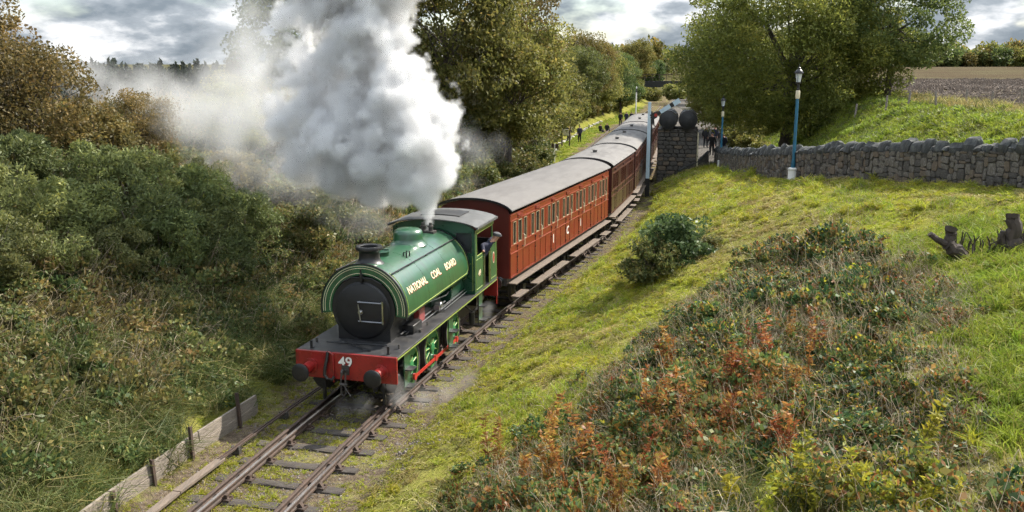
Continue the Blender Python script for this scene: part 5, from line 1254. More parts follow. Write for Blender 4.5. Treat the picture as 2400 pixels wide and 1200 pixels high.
for i, (x, y, s) in enumerate([(18.8, 74.5, .9), (20.0, 79, 1.0), (21.0, 84, 1.1), (22.6, 92, 1.2), (18.2, 69.0, .8)]):
    bush('hedge_bush', 'farbush', x, y, s, 'dark shrub under the trees beside the platform path, %s from the stone wall' % words[i], 'shrubs beside the platform path')
for i, (x, y, s) in enumerate([(21.8, 177, 1.6), (25.0, 190, 1.7), (33, 186, 1.6), (36, 178, 1.8), (31, 205, 1.5), (39, 196, 1.8)]):
    bush('hedge_bush', 'farbush', x, y, s, 'pale shrub on the cutting side near the footbridge, %s from the left' % words[i], 'shrubs near the footbridge')
bush('evergreen_bush', 'laurel', 4.85, 26.3, 1.2, 'dark glossy evergreen bush on the sunny grass bank', None, 1.0)
bush('scrub_bush', 'scrub', 4.0, 25.6, .72, 'small scrubby plant at the foot of the glossy evergreen bush', None, 2.0)
bush('scrub_bush', 'scrub', 5.7, 26.9, .6, 'low leafy plant just behind the glossy evergreen bush', None, 4.0, .35)

# ------------------------------------------------------------------ scattered ground cover (one object per kind)
def scatter(name, xyz, rot, scl, protos, label, kindidx=None):
    col = bpy.data.collections.new(name+'_clumps')
    for i, me in enumerate(protos):
        po = bpy.data.objects.new('%s_clump_%02d' % (name, i), me); col.objects.link(po)
    me = bpy.data.meshes.new(name); me.vertices.add(len(xyz)); me.vertices.foreach_set('co', np.ascontiguousarray(xyz, np.float32).ravel())
    a = me.attributes.new('rot', 'FLOAT_VECTOR', 'POINT'); a.data.foreach_set('vector', np.ascontiguousarray(rot, np.float32).ravel())
    a = me.attributes.new('scl', 'FLOAT_VECTOR', 'POINT'); a.data.foreach_set('vector', np.ascontiguousarray(scl, np.float32).ravel())
    a = me.attributes.new('pick', 'INT', 'POINT'); a.data.foreach_set('value', (RNG.integers(0, len(protos), len(xyz)) if kindidx is None else kindidx).astype(np.int32))
    o = link(name, me); tag(o, label, kind='stuff')
    ng = bpy.data.node_groups.new(name, 'GeometryNodeTree'); ng.interface.new_socket('Geometry', in_out='INPUT', socket_type='NodeSocketGeometry'); ng.interface.new_socket('Geometry', in_out='OUTPUT', socket_type='NodeSocketGeometry')
    N = ng.nodes.new; L = ng.links.new; gi = N('NodeGroupInput'); go = N('NodeGroupOutput'); iop = N('GeometryNodeInstanceOnPoints'); ci = N('GeometryNodeCollectionInfo')
    ci.inputs['Collection'].default_value = col; ci.inputs['Separate Children'].default_value = True; ci.inputs['Reset Children'].default_value = True
    def at(n, t):
        a = N('GeometryNodeInputNamedAttribute'); a.data_type = t; a.inputs['Name'].default_value = n; return a.outputs['Attribute']
    L(gi.outputs[0], iop.inputs['Points']); L(ci.outputs[0], iop.inputs['Instance']); iop.inputs['Pick Instance'].default_value = True
    L(at('pick', 'INT'), iop.inputs['Instance Index']); L(at('rot', 'FLOAT_VECTOR'), iop.inputs['Rotation']); L(at('scl', 'FLOAT_VECTOR'), iop.inputs['Scale'])
    L(iop.outputs[0], go.inputs[0]); md = o.modifiers.new('scatter', 'NODES'); md.node_group = ng
    return o
def sample(n, box, prob):
    """n points with probability prob(x, y) inside box (x0, x1, y0, y1)"""
    out = []; tot = 0
    for _ in range(60):
        x = RNG.uniform(box[0], box[1], n*2); y = RNG.uniform(box[2], box[3], n*2); k = RNG.uniform(0, 1, n*2) < prob(x, y)
        out.append(np.stack([x[k], y[k]], 1)); tot += k.sum()
        if tot >= n: break
    return np.concatenate(out)[:n]
def place(name, xy, s0, s1, protos, label, dz=0, tilt=.12, zs=None, kindidx=None):
    n = len(xy); z = ground(xy[:, 0], xy[:, 1])+dz; s = RNG.uniform(s0, s1, n)
    rot = np.stack([RNG.normal(0, tilt, n), RNG.normal(0, tilt, n), RNG.uniform(0, 6.28, n)], 1)
    scl = np.stack([s, s, s*(RNG.uniform(.75, 1.25, n) if zs is None else zs)], 1)
    return scatter(name, np.c_[xy, z], rot, scl, protos, label, kindidx)
def inview(x, y, m=1.1): return (y > 8) & (np.abs(x) < y*.565*m+2.2)
def fbm(x, y, s): return .5+.5*np.clip((wob(x*s, y*s)+.6*wob(x*s*2.3+5, y*s*2.3-3))/1.3, -1, 1)
def blades(L, base, h, w, lean, bend=.5, mi=0, mu=.5):
    g = L.rng; nb = len(base); a = g.uniform(0, 6.28, nb); ln = g.uniform(.4, 1.1, nb)*h
    dirv = np.stack([np.cos(a), np.sin(a), np.zeros(nb)], 1)*(lean*g.uniform(.3, 1.2, nb)*ln)[:, None]; up = np.stack([0*ln, 0*ln, ln], 1)
    mid = base+dirv*.3+up*.6; tip = base+dirv*(1+bend*.3)+up*(1-bend*.35*g.uniform(0, 1, nb))[:, None]
    L.ribbons(np.stack([base, mid, tip], 1), w, np.clip(g.normal(mu, .25, nb), 0, 1), mi)
def turf(seed, rad, nb, h, w, lean, mats, bend=.5, mix=(), tufty=.6):
    """round patch of grass: blades gathered in tufts; mix: (share, height, material index)"""
    L = Leafy(seed); g = L.rng; nt_ = max(4, nb//9)
    def pts(n):
        a = g.uniform(0, 6.28, nt_); r = rad*np.sqrt(g.uniform(0, 1, nt_)); C = np.stack([np.cos(a)*r, np.sin(a)*r], 1); hh = g.uniform(.55, 1.25, nt_)
        k = g.integers(0, nt_, n); return np.c_[C[k]+g.normal(0, rad*.10*tufty, (n, 2)), np.full(n, -.03)], hh[k]
    P, hh = pts(nb); blades(L, P, h*hh, w, lean, bend)
    for (sh, h2, mi) in mix:
        P, hh = pts(int(nb*sh)); blades(L, P, h2*hh, w, lean, bend, mi)
    return L.mesh('turf', mats)
def grid(box, a, jit=.35):
    X, Y = np.meshgrid(np.arange(box[0], box[1], a), np.arange(box[2], box[3], a)); X = X.ravel(); Y = Y.ravel()
    return X+RNG.uniform(-jit, jit, X.shape)*a, Y+RNG.uniform(-jit, jit, X.shape)*a
def lay(name, x, y, s, protos, label, idx=None, dz=0, tilt=.05, zr=(.75, 1.25), follow=1.0):
    """patches laid on the slope of the ground"""
    e = .25; gx = (ground(x+e, y)-ground(x-e, y))/(2*e); gy = (ground(x, y+e)-ground(x, y-e))/(2*e)
    rot = np.zeros((len(x), 3)); z = ground(x, y)+dz
    for i in range(len(x)):
        n = Vector((-gx[i]*follow+RNG.normal(0, tilt), -gy[i]*follow+RNG.normal(0, tilt), 1)).normalized()
        rot[i] = (Vector((0, 0, 1)).rotation_difference(n).to_matrix() @ Matrix.Rotation(RNG.uniform(0, 6.28), 3, 'Z')).to_euler()
    s = np.broadcast_to(s, x.shape)*RNG.uniform(.9, 1.15, len(x))
    return scatter(name, np.stack([x, y, z], 1), rot, np.stack([s, s, s*RNG.uniform(zr[0], zr[1], len(x))], 1), protos, label, idx)
T_short = [turf(100+i, .42, 210, .125, .012, 1.2, [M('G_short'), M('G_dry')], mix=((.25, .12, 1),)) for i in range(5)]
T_dry = [turf(110+i, .42, 180, .12, .012, 1.4, [M('G_dry'), M('G_short')], mix=((.35, .09, 1),)) for i in range(4)]
T_weedy = [turf(115+i, .42, 200, .10, .0085, .8, [M('G_short'), M('G_lush'), M('L_dry')], mix=((.30, .24, 1), (.12, .20, 2))) for i in range(3)]
T_long = [turf(120+i, .45, 190, .62, .009, .95, [M('G_long'), M('G_dry'), M('L_bank')], 1.0, mix=((.10, .66, 1), (.25, .4, 2)), tufty=.8) for i in range(5)]
T_lush = [turf(130+i, .42, 260, .30, .0095, .6, [M('G_lush'), M('G_dry')], .8, mix=((.12, .30, 1),)) for i in range(4)]
T_far = [turf(140+i, .9, 300, .22, .024, .8, [M('G_lush'), M('G_long')], mix=((.25, .26, 1),)) for i in range(3)]
T_strip = [turf(145+i, .9, 300, .12, .03, .8, [M('G_lush')]) for i in range(2)]
T_tiny = [turf(160+i, .22, 60, .10, .008, .9, [M('G_short'), M('G_dry')], mix=((.3, .09, 1),)) for i in range(4)]
# sunny mown bank on the right
from mathutils.geometry import intersect_point_tri_2d
BR = np.array([(-1.3, 11.0), (-1.0, 14.0), (-.4, 15.1), (.5, 16.4), (1.5, 17.8), (2.9, 19.2), (4.3, 21.6), (5.5, 22.6), (6.9, 24.2), (8.6, 24.4), (9.6, 23.2), (9.0, 20.6), (8.9, 18.4), (8.5, 16.9), (7.6, 15.6), (6.8, 13.1), (6.6, 12.0), (7.0, 10.2), (9, 6), (-1.5, 6)])
def inpoly(x, y, P=BR):
    c = np.zeros(np.shape(x), bool); n = len(P); j = n-1
    for i in range(n):
        xi, yi = P[i]; xj, yj = P[j]; k = ((yi > y) != (yj > y)) & (x < (xj-xi)*(y-yi)/(yj-yi+1e-12)+xi); c ^= k; j = i
    return c
def bank_prob(x, y):
    d = x-cx(y); e = x-wx(y); jig = .5*wob(x*1.6, y*1.6)
    return ((d > 2.45+.2*wob(x*3, y*3)) & (e < -.3) & (y < 61.5) & ~(inpoly(x+jig*.4-.7, y+jig*.8) & inpoly(x+jig*.4+.7, y+jig*.8)) & inview(x, y))
def bank(y0, y1, a, s):
    x, y = grid((-4, 19, y0, y1), a); k = bank_prob(x, y); return x[k], y[k], np.full(k.sum(), s)
parts_ = [bank(10, 30, .56, 1.0), bank(30, 44, .74, 1.3), bank(44, 62, 1.0, 1.75)]
x, y, s = [np.concatenate([p[i] for p in parts_]) for i in range(3)]
dry = fbm(x, y, .55)+.25*(np.hypot(x-6.5, (y-28)*.5) < 3.0)+.2*(np.hypot(x-1.0, (y-21.5)*.6) < 1.6)+.25*((wx(y)-x < 1.0) & (y < 40))+RNG.normal(0, .14, len(x))
lush = (x > 6.6+.25*(y-12.5)) & (y < 20.5)
weedy = (fbm(x+9, y-4, .9) > .66)
idx = np.where(dry > .70, RNG.integers(5, 9, len(x)), np.where(weedy, RNG.integers(9, 12, len(x)), RNG.integers(0, 5, len(x))))
lay('mown_grass', x[~lush], y[~lush], s[~lush], T_short+T_dry+T_weedy, 'short yellow green grass with straw coloured patches on the sunny right bank', idx[~lush])
T_tuss = [turf(170+i, .15, 70, .24, .0105, .8, [M('G_short'), M('G_lush'), M('G_dry')], .8, mix=((.3, .26, 1), (.35, .22, 2)), tufty=1.0) for i in range(5)]
xt, yt = grid((-4, 17, 12, 52), .62, .5); k = bank_prob(xt, yt) & (RNG.uniform(0, 1, len(xt)) < .28+.5*(fbm(xt+4, yt*1.2, .8) > .58)) & ~((xt > 6.6+.25*(yt-12.5)) & (yt < 20.5))
lay('grass_tussocks', xt[k], yt[k], np.clip(yt[k]/28, .8, 1.6), T_tuss, 'rougher tussocks standing up out of the mown bank', None, 0, .15, (.6, 1.3))
x, y = grid((6, 19, 6, 24), .5); k = (x > 6.0+.06*(y-12)+.3*wob(x*2, y*2)) & ~inpoly(x, y) & inview(x, y+2, 1.25) & (x-wx(y) < -2.2) & (y < 22.5)
lay('lush_grass', x[k], y[k], 1.0, T_lush, 'bright green long grass at the right edge beyond the brambles')
# track bed weeds and stones
def bed_prob(x, y):
    d = x-cx(y); return ((d > lfoot(y)-.1) & (d < 2.6) & inview(x, y)).astype(float)*np.where(fbm(x*1.3, y*1.3, 1.1)+.25*(np.abs(d+1.25) < .45)+.12*(np.abs(d) < .5)+.22*(d > 1.25) > .56, 1, .2)*np.clip(1.2-(y-14)/22, .12, 1)*np.where((y > 20) & (np.abs(d) < .9), .1, 1)
xy = sample(2600, (-9, 12, 8.5, 60), bed_prob)
lay('track_weeds', xy[:, 0], xy[:, 1], RNG.uniform(.6, 1.1, len(xy)), T_tiny, 'sparse low weeds and moss growing between the rails', None, -.0)
def peb(seed):
    me = stone_mesh(seed, .06, .06, .04, .02); me.materials.append(M('pebble')); return me
def gravel(seed):
    rng = np.random.default_rng(seed); b = MB()
    for k in range(36):
        c = Vector((rng.uniform(-.35, .35), rng.uniform(-.35, .35), .0)); r = rng.uniform(.012, .032)
        q = [Vector(p)*r*rng.uniform(.7, 1.25)+c for p in ((1, 0, 0), (-1, 0, 0), (0, 1, 0), (0, -1, 0), (0, 0, .8), (0, 0, -.6))]
        b.add(q, [(0, 2, 4), (2, 1, 4), (1, 3, 4), (3, 0, 4), (2, 0, 5), (1, 2, 5), (3, 1, 5), (0, 3, 5)])
    return b.mesh('gravel', M('pebble'), smooth=False)
PEB = [gravel(200+i) for i in range(5)]
x, y = grid((-10, 12, 8.5, 50), .55); d = x-cx(y); k = (d > -2.4) & (d < 2.4) & inview(x, y) & ((y < 22) | (d > .8)) & (RNG.uniform(0, 1, len(x)) < .85)
lay('ballast_stones', x[k], y[k], RNG.uniform(.9, 1.3, k.sum()), PEB, 'small loose ballast stones along the track', None, .004, 0)
# left bank: long grass near the revetment, bramble and ivy scrub above
def lq(x, y): return -(x-cx(y))+lfoot(y)
x, y = grid((-18, -2, 9, 32), .5); q = lq(x, y); k = (q > .08) & inview(x, y) & (RNG.uniform(0, 1, len(x)) < np.clip(1.1-q/3.0, 0, 1)*np.clip(1.5-(y-14)/16, .05, 1))
lay('long_grass', x[k], y[k], RNG.uniform(.75, 1.15, k.sum()), T_long, 'long drooping grass on the left bank above the plank revetment', tilt=.2, follow=.6)
def patch(seed, rad, h, nl, size, asp, mats, nst=0, lumps=9, mixes=(), sw=.0055):
    """round patch of scrub: leaves on low mounds, arching dead stems"""
    L = Leafy(seed); g = L.rng; a = g.uniform(0, 6.28, lumps); r = rad*np.sqrt(g.uniform(0, 1, lumps)); C = np.stack([np.cos(a)*r, np.sin(a)*r, g.uniform(.15, .75, lumps)*h], 1); lr = g.uniform(.22, .42, lumps)*rad
    def shell(n):
        k = g.integers(0, lumps, n); u = g.normal(size=(n, 3)); u /= np.linalg.norm(u, axis=1, keepdims=True); u[:, 2] = np.abs(u[:, 2])*.9-.15
        P = C[k]+u*(lr[k]*(.5+.5*g.uniform(0, 1, n)**.5))[:, None]*np.array([1, 1, .8]); P[:, 2] = np.maximum(P[:, 2], g.uniform(0, .05, n)); return P, u, g.normal(0, .16, lumps)[k]
    P, u, db = shell(nl); L.leaves(P, size, asp, out=u, outw=.6, up=.5, rnd=g.uniform(0, 1, nl)*.85+.08+db*.5)
    for (n, sz, asp2, mi) in mixes:
        P, u, db = shell(n); L.leaves(P*np.array([1, 1, 1.15]), sz, asp2, out=u, outw=.6, up=.6, mi=mi)
    if nst:
        a = g.uniform(0, 6.28, nst); l = g.uniform(.25, .9, nst)*rad; t = np.linspace(0, 1, 6)[None, :, None]; hh = (g.uniform(.35, 1.1, nst)*h*1.2)[:, None, None]; st = np.zeros((nst, 1, 3)); b0 = g.uniform(0, 6.28, nst); br = rad*np.sqrt(g.uniform(0, 1, nst)); st[:, 0, 0] = np.cos(b0)*br; st[:, 0, 1] = np.sin(b0)*br
        d = np.stack([np.cos(a), np.sin(a), 0*a], 1)[:, None, :]*l[:, None, None]; wig = g.normal(0, .02, (nst, 6, 3))
        L.ribbons(st+d*t+np.array([0, 0, 1])*(hh*1.3*(4*t*(1-t)*.8+t*.4))+wig, sw, g.uniform(.2, 1, nst), len(mats)-1)
    return L.mesh('patch', mats)
K_ivy = [patch(300+i, .85, .55, 620, .115, .55, [M('L_ivy'), M('L_rust'), M('L_dry')], 20, 12, ((90, .10, .5, 1),)) for i in range(4)]
K_gre = [patch(310+i, .85, .55, 620, .115, .55, [M('L_bank'), M('L_ivy'), M('L_dry')], 16, 12, ((160, .11, .5, 1),)) for i in range(4)]
K_rus = [patch(320+i, .85, .6, 480, .115, .5, [M('L_rust'), M('L_ivy'), M('L_dry')], 34, 12, ((160, .11, .5, 1),)) for i in range(3)]
def scrub_pts(y0, y1, a, s):
    x, y = grid((-26, 16, y0, y1), a); q = lq(x, y); k = (q > .55) & (q < 17) & inview(x, y) & (RNG.uniform(0, 1, len(x)) < np.clip((q-.1)/1.4+np.clip((y-22)/10, 0, 1), .1, 1)); return x[k], y[k], np.full(k.sum(), s)
parts_ = [scrub_pts(10, 32, .82, 1.0), scrub_pts(32, 55, 1.1, 1.35), scrub_pts(55, 110, 1.7, 1.9)]
x, y, s = [np.concatenate([p[i] for p in parts_]) for i in range(3)]
warm = fbm(x, y, .35)+RNG.normal(0, .16, len(x))+.3*np.exp(-((x+5.6)**2/6+(y-26.5)**2/10))+.25*(y > 36)
idx = np.where(warm > .62, RNG.integers(0, 4, len(x)), np.where(warm < .3, RNG.integers(8, 11, len(x)), RNG.integers(4, 8, len(x))))
lay('bank_undergrowth', x, y, s, K_ivy+K_gre+K_rus, 'tangled bramble and ivy undergrowth covering the left bank', idx, -.06, .15, (.7, 1.3), .8)
# brambles in the right foreground
K_b = [patch(400+i, .62, .52, 640, .095, .66, [M('L_bramble'), M('L_laurel'), M('L_yellow'), M('L_orange'), M('L_dry')], 24, 10, ((150, .105, .62, 1), (55, .075, .6, 2), (60, .085, .5, 3))) for i in range(5)]
K_d = [patch(410+i, .62, .36, 300, .08, .58, [M('L_rust'), M('L_bramble'), M('L_orange'), M('L_dry')], 95, 10, ((330, .095, .64, 1), (60, .08, .5, 2)), .0045) for i in range(4)]
K_y = [patch(420+i, .55, .48, 330, .070, .42, [M('L_yellow'), M('L_bramble'), M('L_dry')], 10, 9, ((260, .095, .62, 1),)) for i in range(2)]
K_o = [patch(430+i, .55, .46, 240, .085, .38, [M('L_orange'), M('L_bramble'), M('L_dry')], 12, 9, ((340, .095, .64, 1),)) for i in range(3)]
x, y = grid((-4, 13, 7, 27), .56, .45); k = inpoly(x+.25*wob(x*2, y*2), y+.25*wob(y*2, x*2)) & inview(x, y); x = x[k]; y = y[k]
edge_ = np.mean([inpoly(x+dx, y+dy) for dx, dy in ((-1.1, 0), (1.1, 0), (0, -1.1), (0, 1.1), (-.8, .8), (.8, -.8))], axis=0); k = RNG.uniform(0, 1, len(x)) < .4+.75*edge_; x = x[k]; y = y[k]; edge_ = edge_[k]; n = len(x)
f1 = fbm(x+3, y, .8)+RNG.normal(0, .14, n); f2 = fbm(x-7, y+4, 1.1)+RNG.normal(0, .12, n)
idx = RNG.integers(0, 5, n); idx = np.where(f1 > .60, RNG.integers(5, 9, n), idx)
idx = np.where((np.hypot(x-4.2, (y-10.8)*1.2) < 1.4) & (f2 > .30), RNG.integers(9, 11, n), idx)
idx = np.where((np.hypot(x-1.0, y-13.6) < 2.2) & (f2 > .36), RNG.integers(11, 14, n), idx); idx = np.where((np.hypot(x-3.4, y-14.8) < 2.2) & (f2 > .46), RNG.integers(11, 14, n), idx)
idx = np.where((np.hypot(x-5.9, y-13.0) < 1.6) & (f1 > .45), RNG.integers(5, 9, n), idx)
lay('bramble_patch', x, y, RNG.uniform(.75, 1.15, n)*(.6+.4*edge_), K_b+K_d+K_y+K_o, 'tangled patch of brambles, dry stems and autumn leaves in the right foreground', idx, -.07, .22, (.4, 1.35))
x, y = grid((-4, 13, 8, 27), 1.0, .5); k = inpoly(x, y) & inview(x, y) & (fbm(x*1.3, y*1.3, 1.0) > .55)
lay('bramble_grass', x[k], y[k], RNG.uniform(.6, .95, k.sum()), T_long+T_dry, 'dry and green grass blades growing up through the brambles', tilt=.2)

# tall orange willowherb stalks, each a plant of its own
def herb(seed, h, lm, ns=3):
    L = Leafy(seed); g = L.rng
    for k in range(ns):
        hh = h*g.uniform(.6, 1.1); bx_, by_ = g.normal(0, .09, 2); lx, ly = g.normal(0, .16, 2)*hh; n = int(60*hh/.9); t = g.uniform(.12, 1, n); a = g.uniform(0, 6.28, n); r = (1.05-t*.7)*.10*g.uniform(.5, 1.3, n)
        c = np.stack([bx_+lx*t*t, by_+ly*t*t, t*hh], 1); d = np.stack([np.cos(a), np.sin(a), .35+0*a], 1)
        L.leaves(c+d*np.array([1, 1, .3])*r[:, None], .12*g.uniform(.8, 1.2), .25, out=d, outw=2.0, rnd=g.normal(.45+g.normal(0, .2), .22, n))
        P = np.array([[[bx_+lx*q*q, by_+ly*q*q, q*hh-.05*(q == 0)] for q in (0, .35, .7, 1)]]); L.ribbons(P, .009, np.array([.25])); L.ribbons(P+.002, .009, np.array([.25]))
    return L.mesh('leaves', M(lm))
HB = [herb(500+i, h, 'L_orange', ns) for i, (h, ns) in enumerate(((1.15, 3), (.95, 4), (1.3, 2), (.8, 5), (1.05, 3)))]; HY = [herb(510+i, h, 'L_yellow') for i, h in enumerate((.7, .85))]
herbs = [(4.30, 15.9), (4.85, 16.4), (5.45, 16.9), (5.7, 16.2), (3.1, 17.0), (1.75, 16.2), (2.35, 14.9), (2.7, 14.2), (3.0, 14.5), (3.35, 13.7), (1.9, 13.2), (1.2, 14.0), (.9, 12.9), (1.5, 12.5), (2.1, 12.2), (.55, 13.5), (3.9, 12.3), (4.05, 13.9), (4.6, 14.6), (.2, 14.2), (2.5, 13.0), (1.4, 11.8), (3.9, 15.2), (5.1, 14.9), (-.3, 14.8), (.7, 15.4)]
for i, (x, y) in enumerate(sorted(herbs, key=lambda p: p[0]/p[1])):
    o = link('willowherb', HB[i*3 % 5], None, (x, y, gz(x, y)), (random.uniform(-.12, .12), random.uniform(-.2, .2), random.uniform(0, 6)), random.uniform(.7, 1.1)); tag(o, 'slender orange willowherb stalk in the brambles, %s counting from the left' % words[i], 'plant', 'willowherb stalks in the brambles')
gold = [(4.0, 11.6), (4.2, 11.2), (4.45, 10.9), (4.7, 10.5), (3.9, 10.7), (3.5, 11.0), (4.1, 12.0), (5.2, 10.6), (5.7, 11.9), (4.9, 10.1), (3.2, 10.5), (2.9, 11.3)]
for i, (x, y) in enumerate(sorted(gold, key=lambda p: p[0]/p[1])):
    o = link('yellow_weed', HY[i % 2], None, (x, y, gz(x, y)), (random.uniform(-.4, .1), random.uniform(-.4, .4), random.uniform(0, 6)), random.uniform(.8, 1.1)); tag(o, 'leafy yellow green weed spray in the brambles, %s counting from the left' % words[i], 'plant', 'yellow weed sprays in the brambles')
# bank behind the wall, mown strip, field edge
x, y = grid((12, 44, 22, 82), .95); e = x-wx(y); k = (e > 2.7) & (e < 12.0) & inview(x, y)
lay('bank_grass', x[k], y[k], 1.0, T_far, 'bright green grass bank between the wall and the ploughed field', tilt=.1)
T_pale = [turf(150+i, .8, 150, .45, .016, .5, [M('G_dry'), M('G_long')], mix=((.3, .45, 1),)) for i in range(3)]
x, y = grid((16, 42, 32, 62), 1.0); e = x-wx(y); k = (e > 11.0) & (e < 13.8) & inview(x, y)
lay('field_edge_grass', x[k], y[k], 1.0, T_pale, 'pale dry grass along the fence at the edge of the field')
x, y = grid((-3, 27, 58, 175), 1.2); d = x-cx(y); k = (d < sidx(y)-1.7) & (d > lfoot(y)+.3) & inview(x, y)
lay('strip_grass', x[k], y[k], 1.0, T_strip, 'bright mown grass strip between the loop line and the hedge')
def clods(seed):
    rng = np.random.default_rng(seed); b = MB()
    for k in range(46):
        c = Vector((rng.uniform(-1.1, 1.1), round(rng.uniform(-1.1, 1.1)/.45)*.45+rng.normal(0, .07), .0)); r = rng.uniform(.05, .17)
        q = [Vector(p)*r*rng.uniform(.7, 1.3)+c for p in ((1.3, 0, 0), (-1.3, 0, 0), (0, 1, 0), (0, -1, 0), (.1, 0, .9), (0, 0, -.6))]
        b.add(q, [(0, 2, 4), (2, 1, 4), (1, 3, 4), (3, 0, 4), (2, 0, 5), (1, 2, 5), (3, 1, 5), (0, 3, 5)])
    return b.mesh('clods', M('soil'), smooth=False)
CL = [clods(700+i) for i in range(4)]
x, y = grid((18, 100, 36, 150), 2.2, .4); e = x-wx(y); k = (e > 14.0) & inview(x, y, 1.03) & (x > 21)
n = k.sum(); rz = R(28)+RNG.normal(0, .05, n)+math.pi*RNG.integers(0, 2, n); s = np.clip(y[k]/60, .9, 1.5)
scatter('field_clods', np.stack([x[k], y[k], ground(x[k], y[k])+.0], 1), np.stack([0*rz, 0*rz, rz], 1), np.stack([s, s, s*RNG.uniform(.7, 1.3, n)], 1), CL, 'brown clods of turned soil in the ploughed field')
# distant woods
def lowtree(seed, lm, conif=False):
    L = Leafy(seed); g = L.rng
    if conif:
        n = 260; t = g.uniform(0, 1, n)**.8; a = g.uniform(0, 6.28, n); r = (1-t)*1.7*g.uniform(.4, 1, n); P = np.stack([np.cos(a)*r, np.sin(a)*r, 1+t*9], 1); L.leaves(P, 1.0, .4, up=-.4, out=np.stack([np.cos(a), np.sin(a), -.4+0*a], 1), outw=1.5)
    else:
        C, D = clump_centres(g, (3.2, 3.2, 4.0), 34, .5, .5)
        for c in C:
            u = g.normal(size=(16, 3)); u /= np.linalg.norm(u, axis=1, keepdims=True); L.leaves(c+u*1.1+np.array([0, 0, 5.0]), 1.1, .6, out=u)
    return L.mesh('far_tree', M(lm))
FT = [lowtree(600, 'L_green'), lowtree(601, 'L_olive'), lowtree(602, 'L_olive'), lowtree(603, 'L_green')]; FC = [lowtree(610+i, 'L_pine', True) for i in range(2)]
# wood across the ploughed field
xx = RNG.uniform(190, 640, 900); yy = 560+RNG.uniform(0, 70, 900)+.06*xx; pt = np.c_[xx, yy]
place('far_wood', pt, 1.1, 1.75, FT, 'long dark wood across the far side of the ploughed field', tilt=.03, dz=-2.2)
xx = RNG.uniform(-420, 60, 1100); yy = RNG.uniform(240, 460, 1100); pt = np.c_[xx, yy][(xx-cx(yy)) < -14]
place('valley_wood', pt, .75, 1.15, FT[:3]+FC, 'mixed wood in the valley beyond the left bank', tilt=.03)
xx = RNG.uniform(-165, -20, 900); yy = RNG.uniform(215, 300, 900); zg = ground(xx, yy); s = (RNG.normal(6.4, 1.2, 900)-np.clip((xx+110)*.02, -1, 2)-zg)/10.0; n = len(xx)
scatter('conifer_wood', np.stack([xx, yy, zg], 1), np.stack([RNG.normal(0, .03, n), RNG.normal(0, .03, n), RNG.uniform(0, 6.28, n)], 1), np.stack([s*.75, s*.75, s], 1), FC, 'dark spiky conifers on the skyline at the left')
xx = RNG.uniform(40, 260, 420); yy = RNG.uniform(280, 460, 420); pt = np.c_[xx, yy][np.abs(xx-cx(yy)) > 12]
pt = pt[(pt[:, 0] < .42*pt[:, 1])]
place('far_trees', pt, .9, 1.4, FT, 'distant trees closing the view beyond the footbridge', tilt=.03)

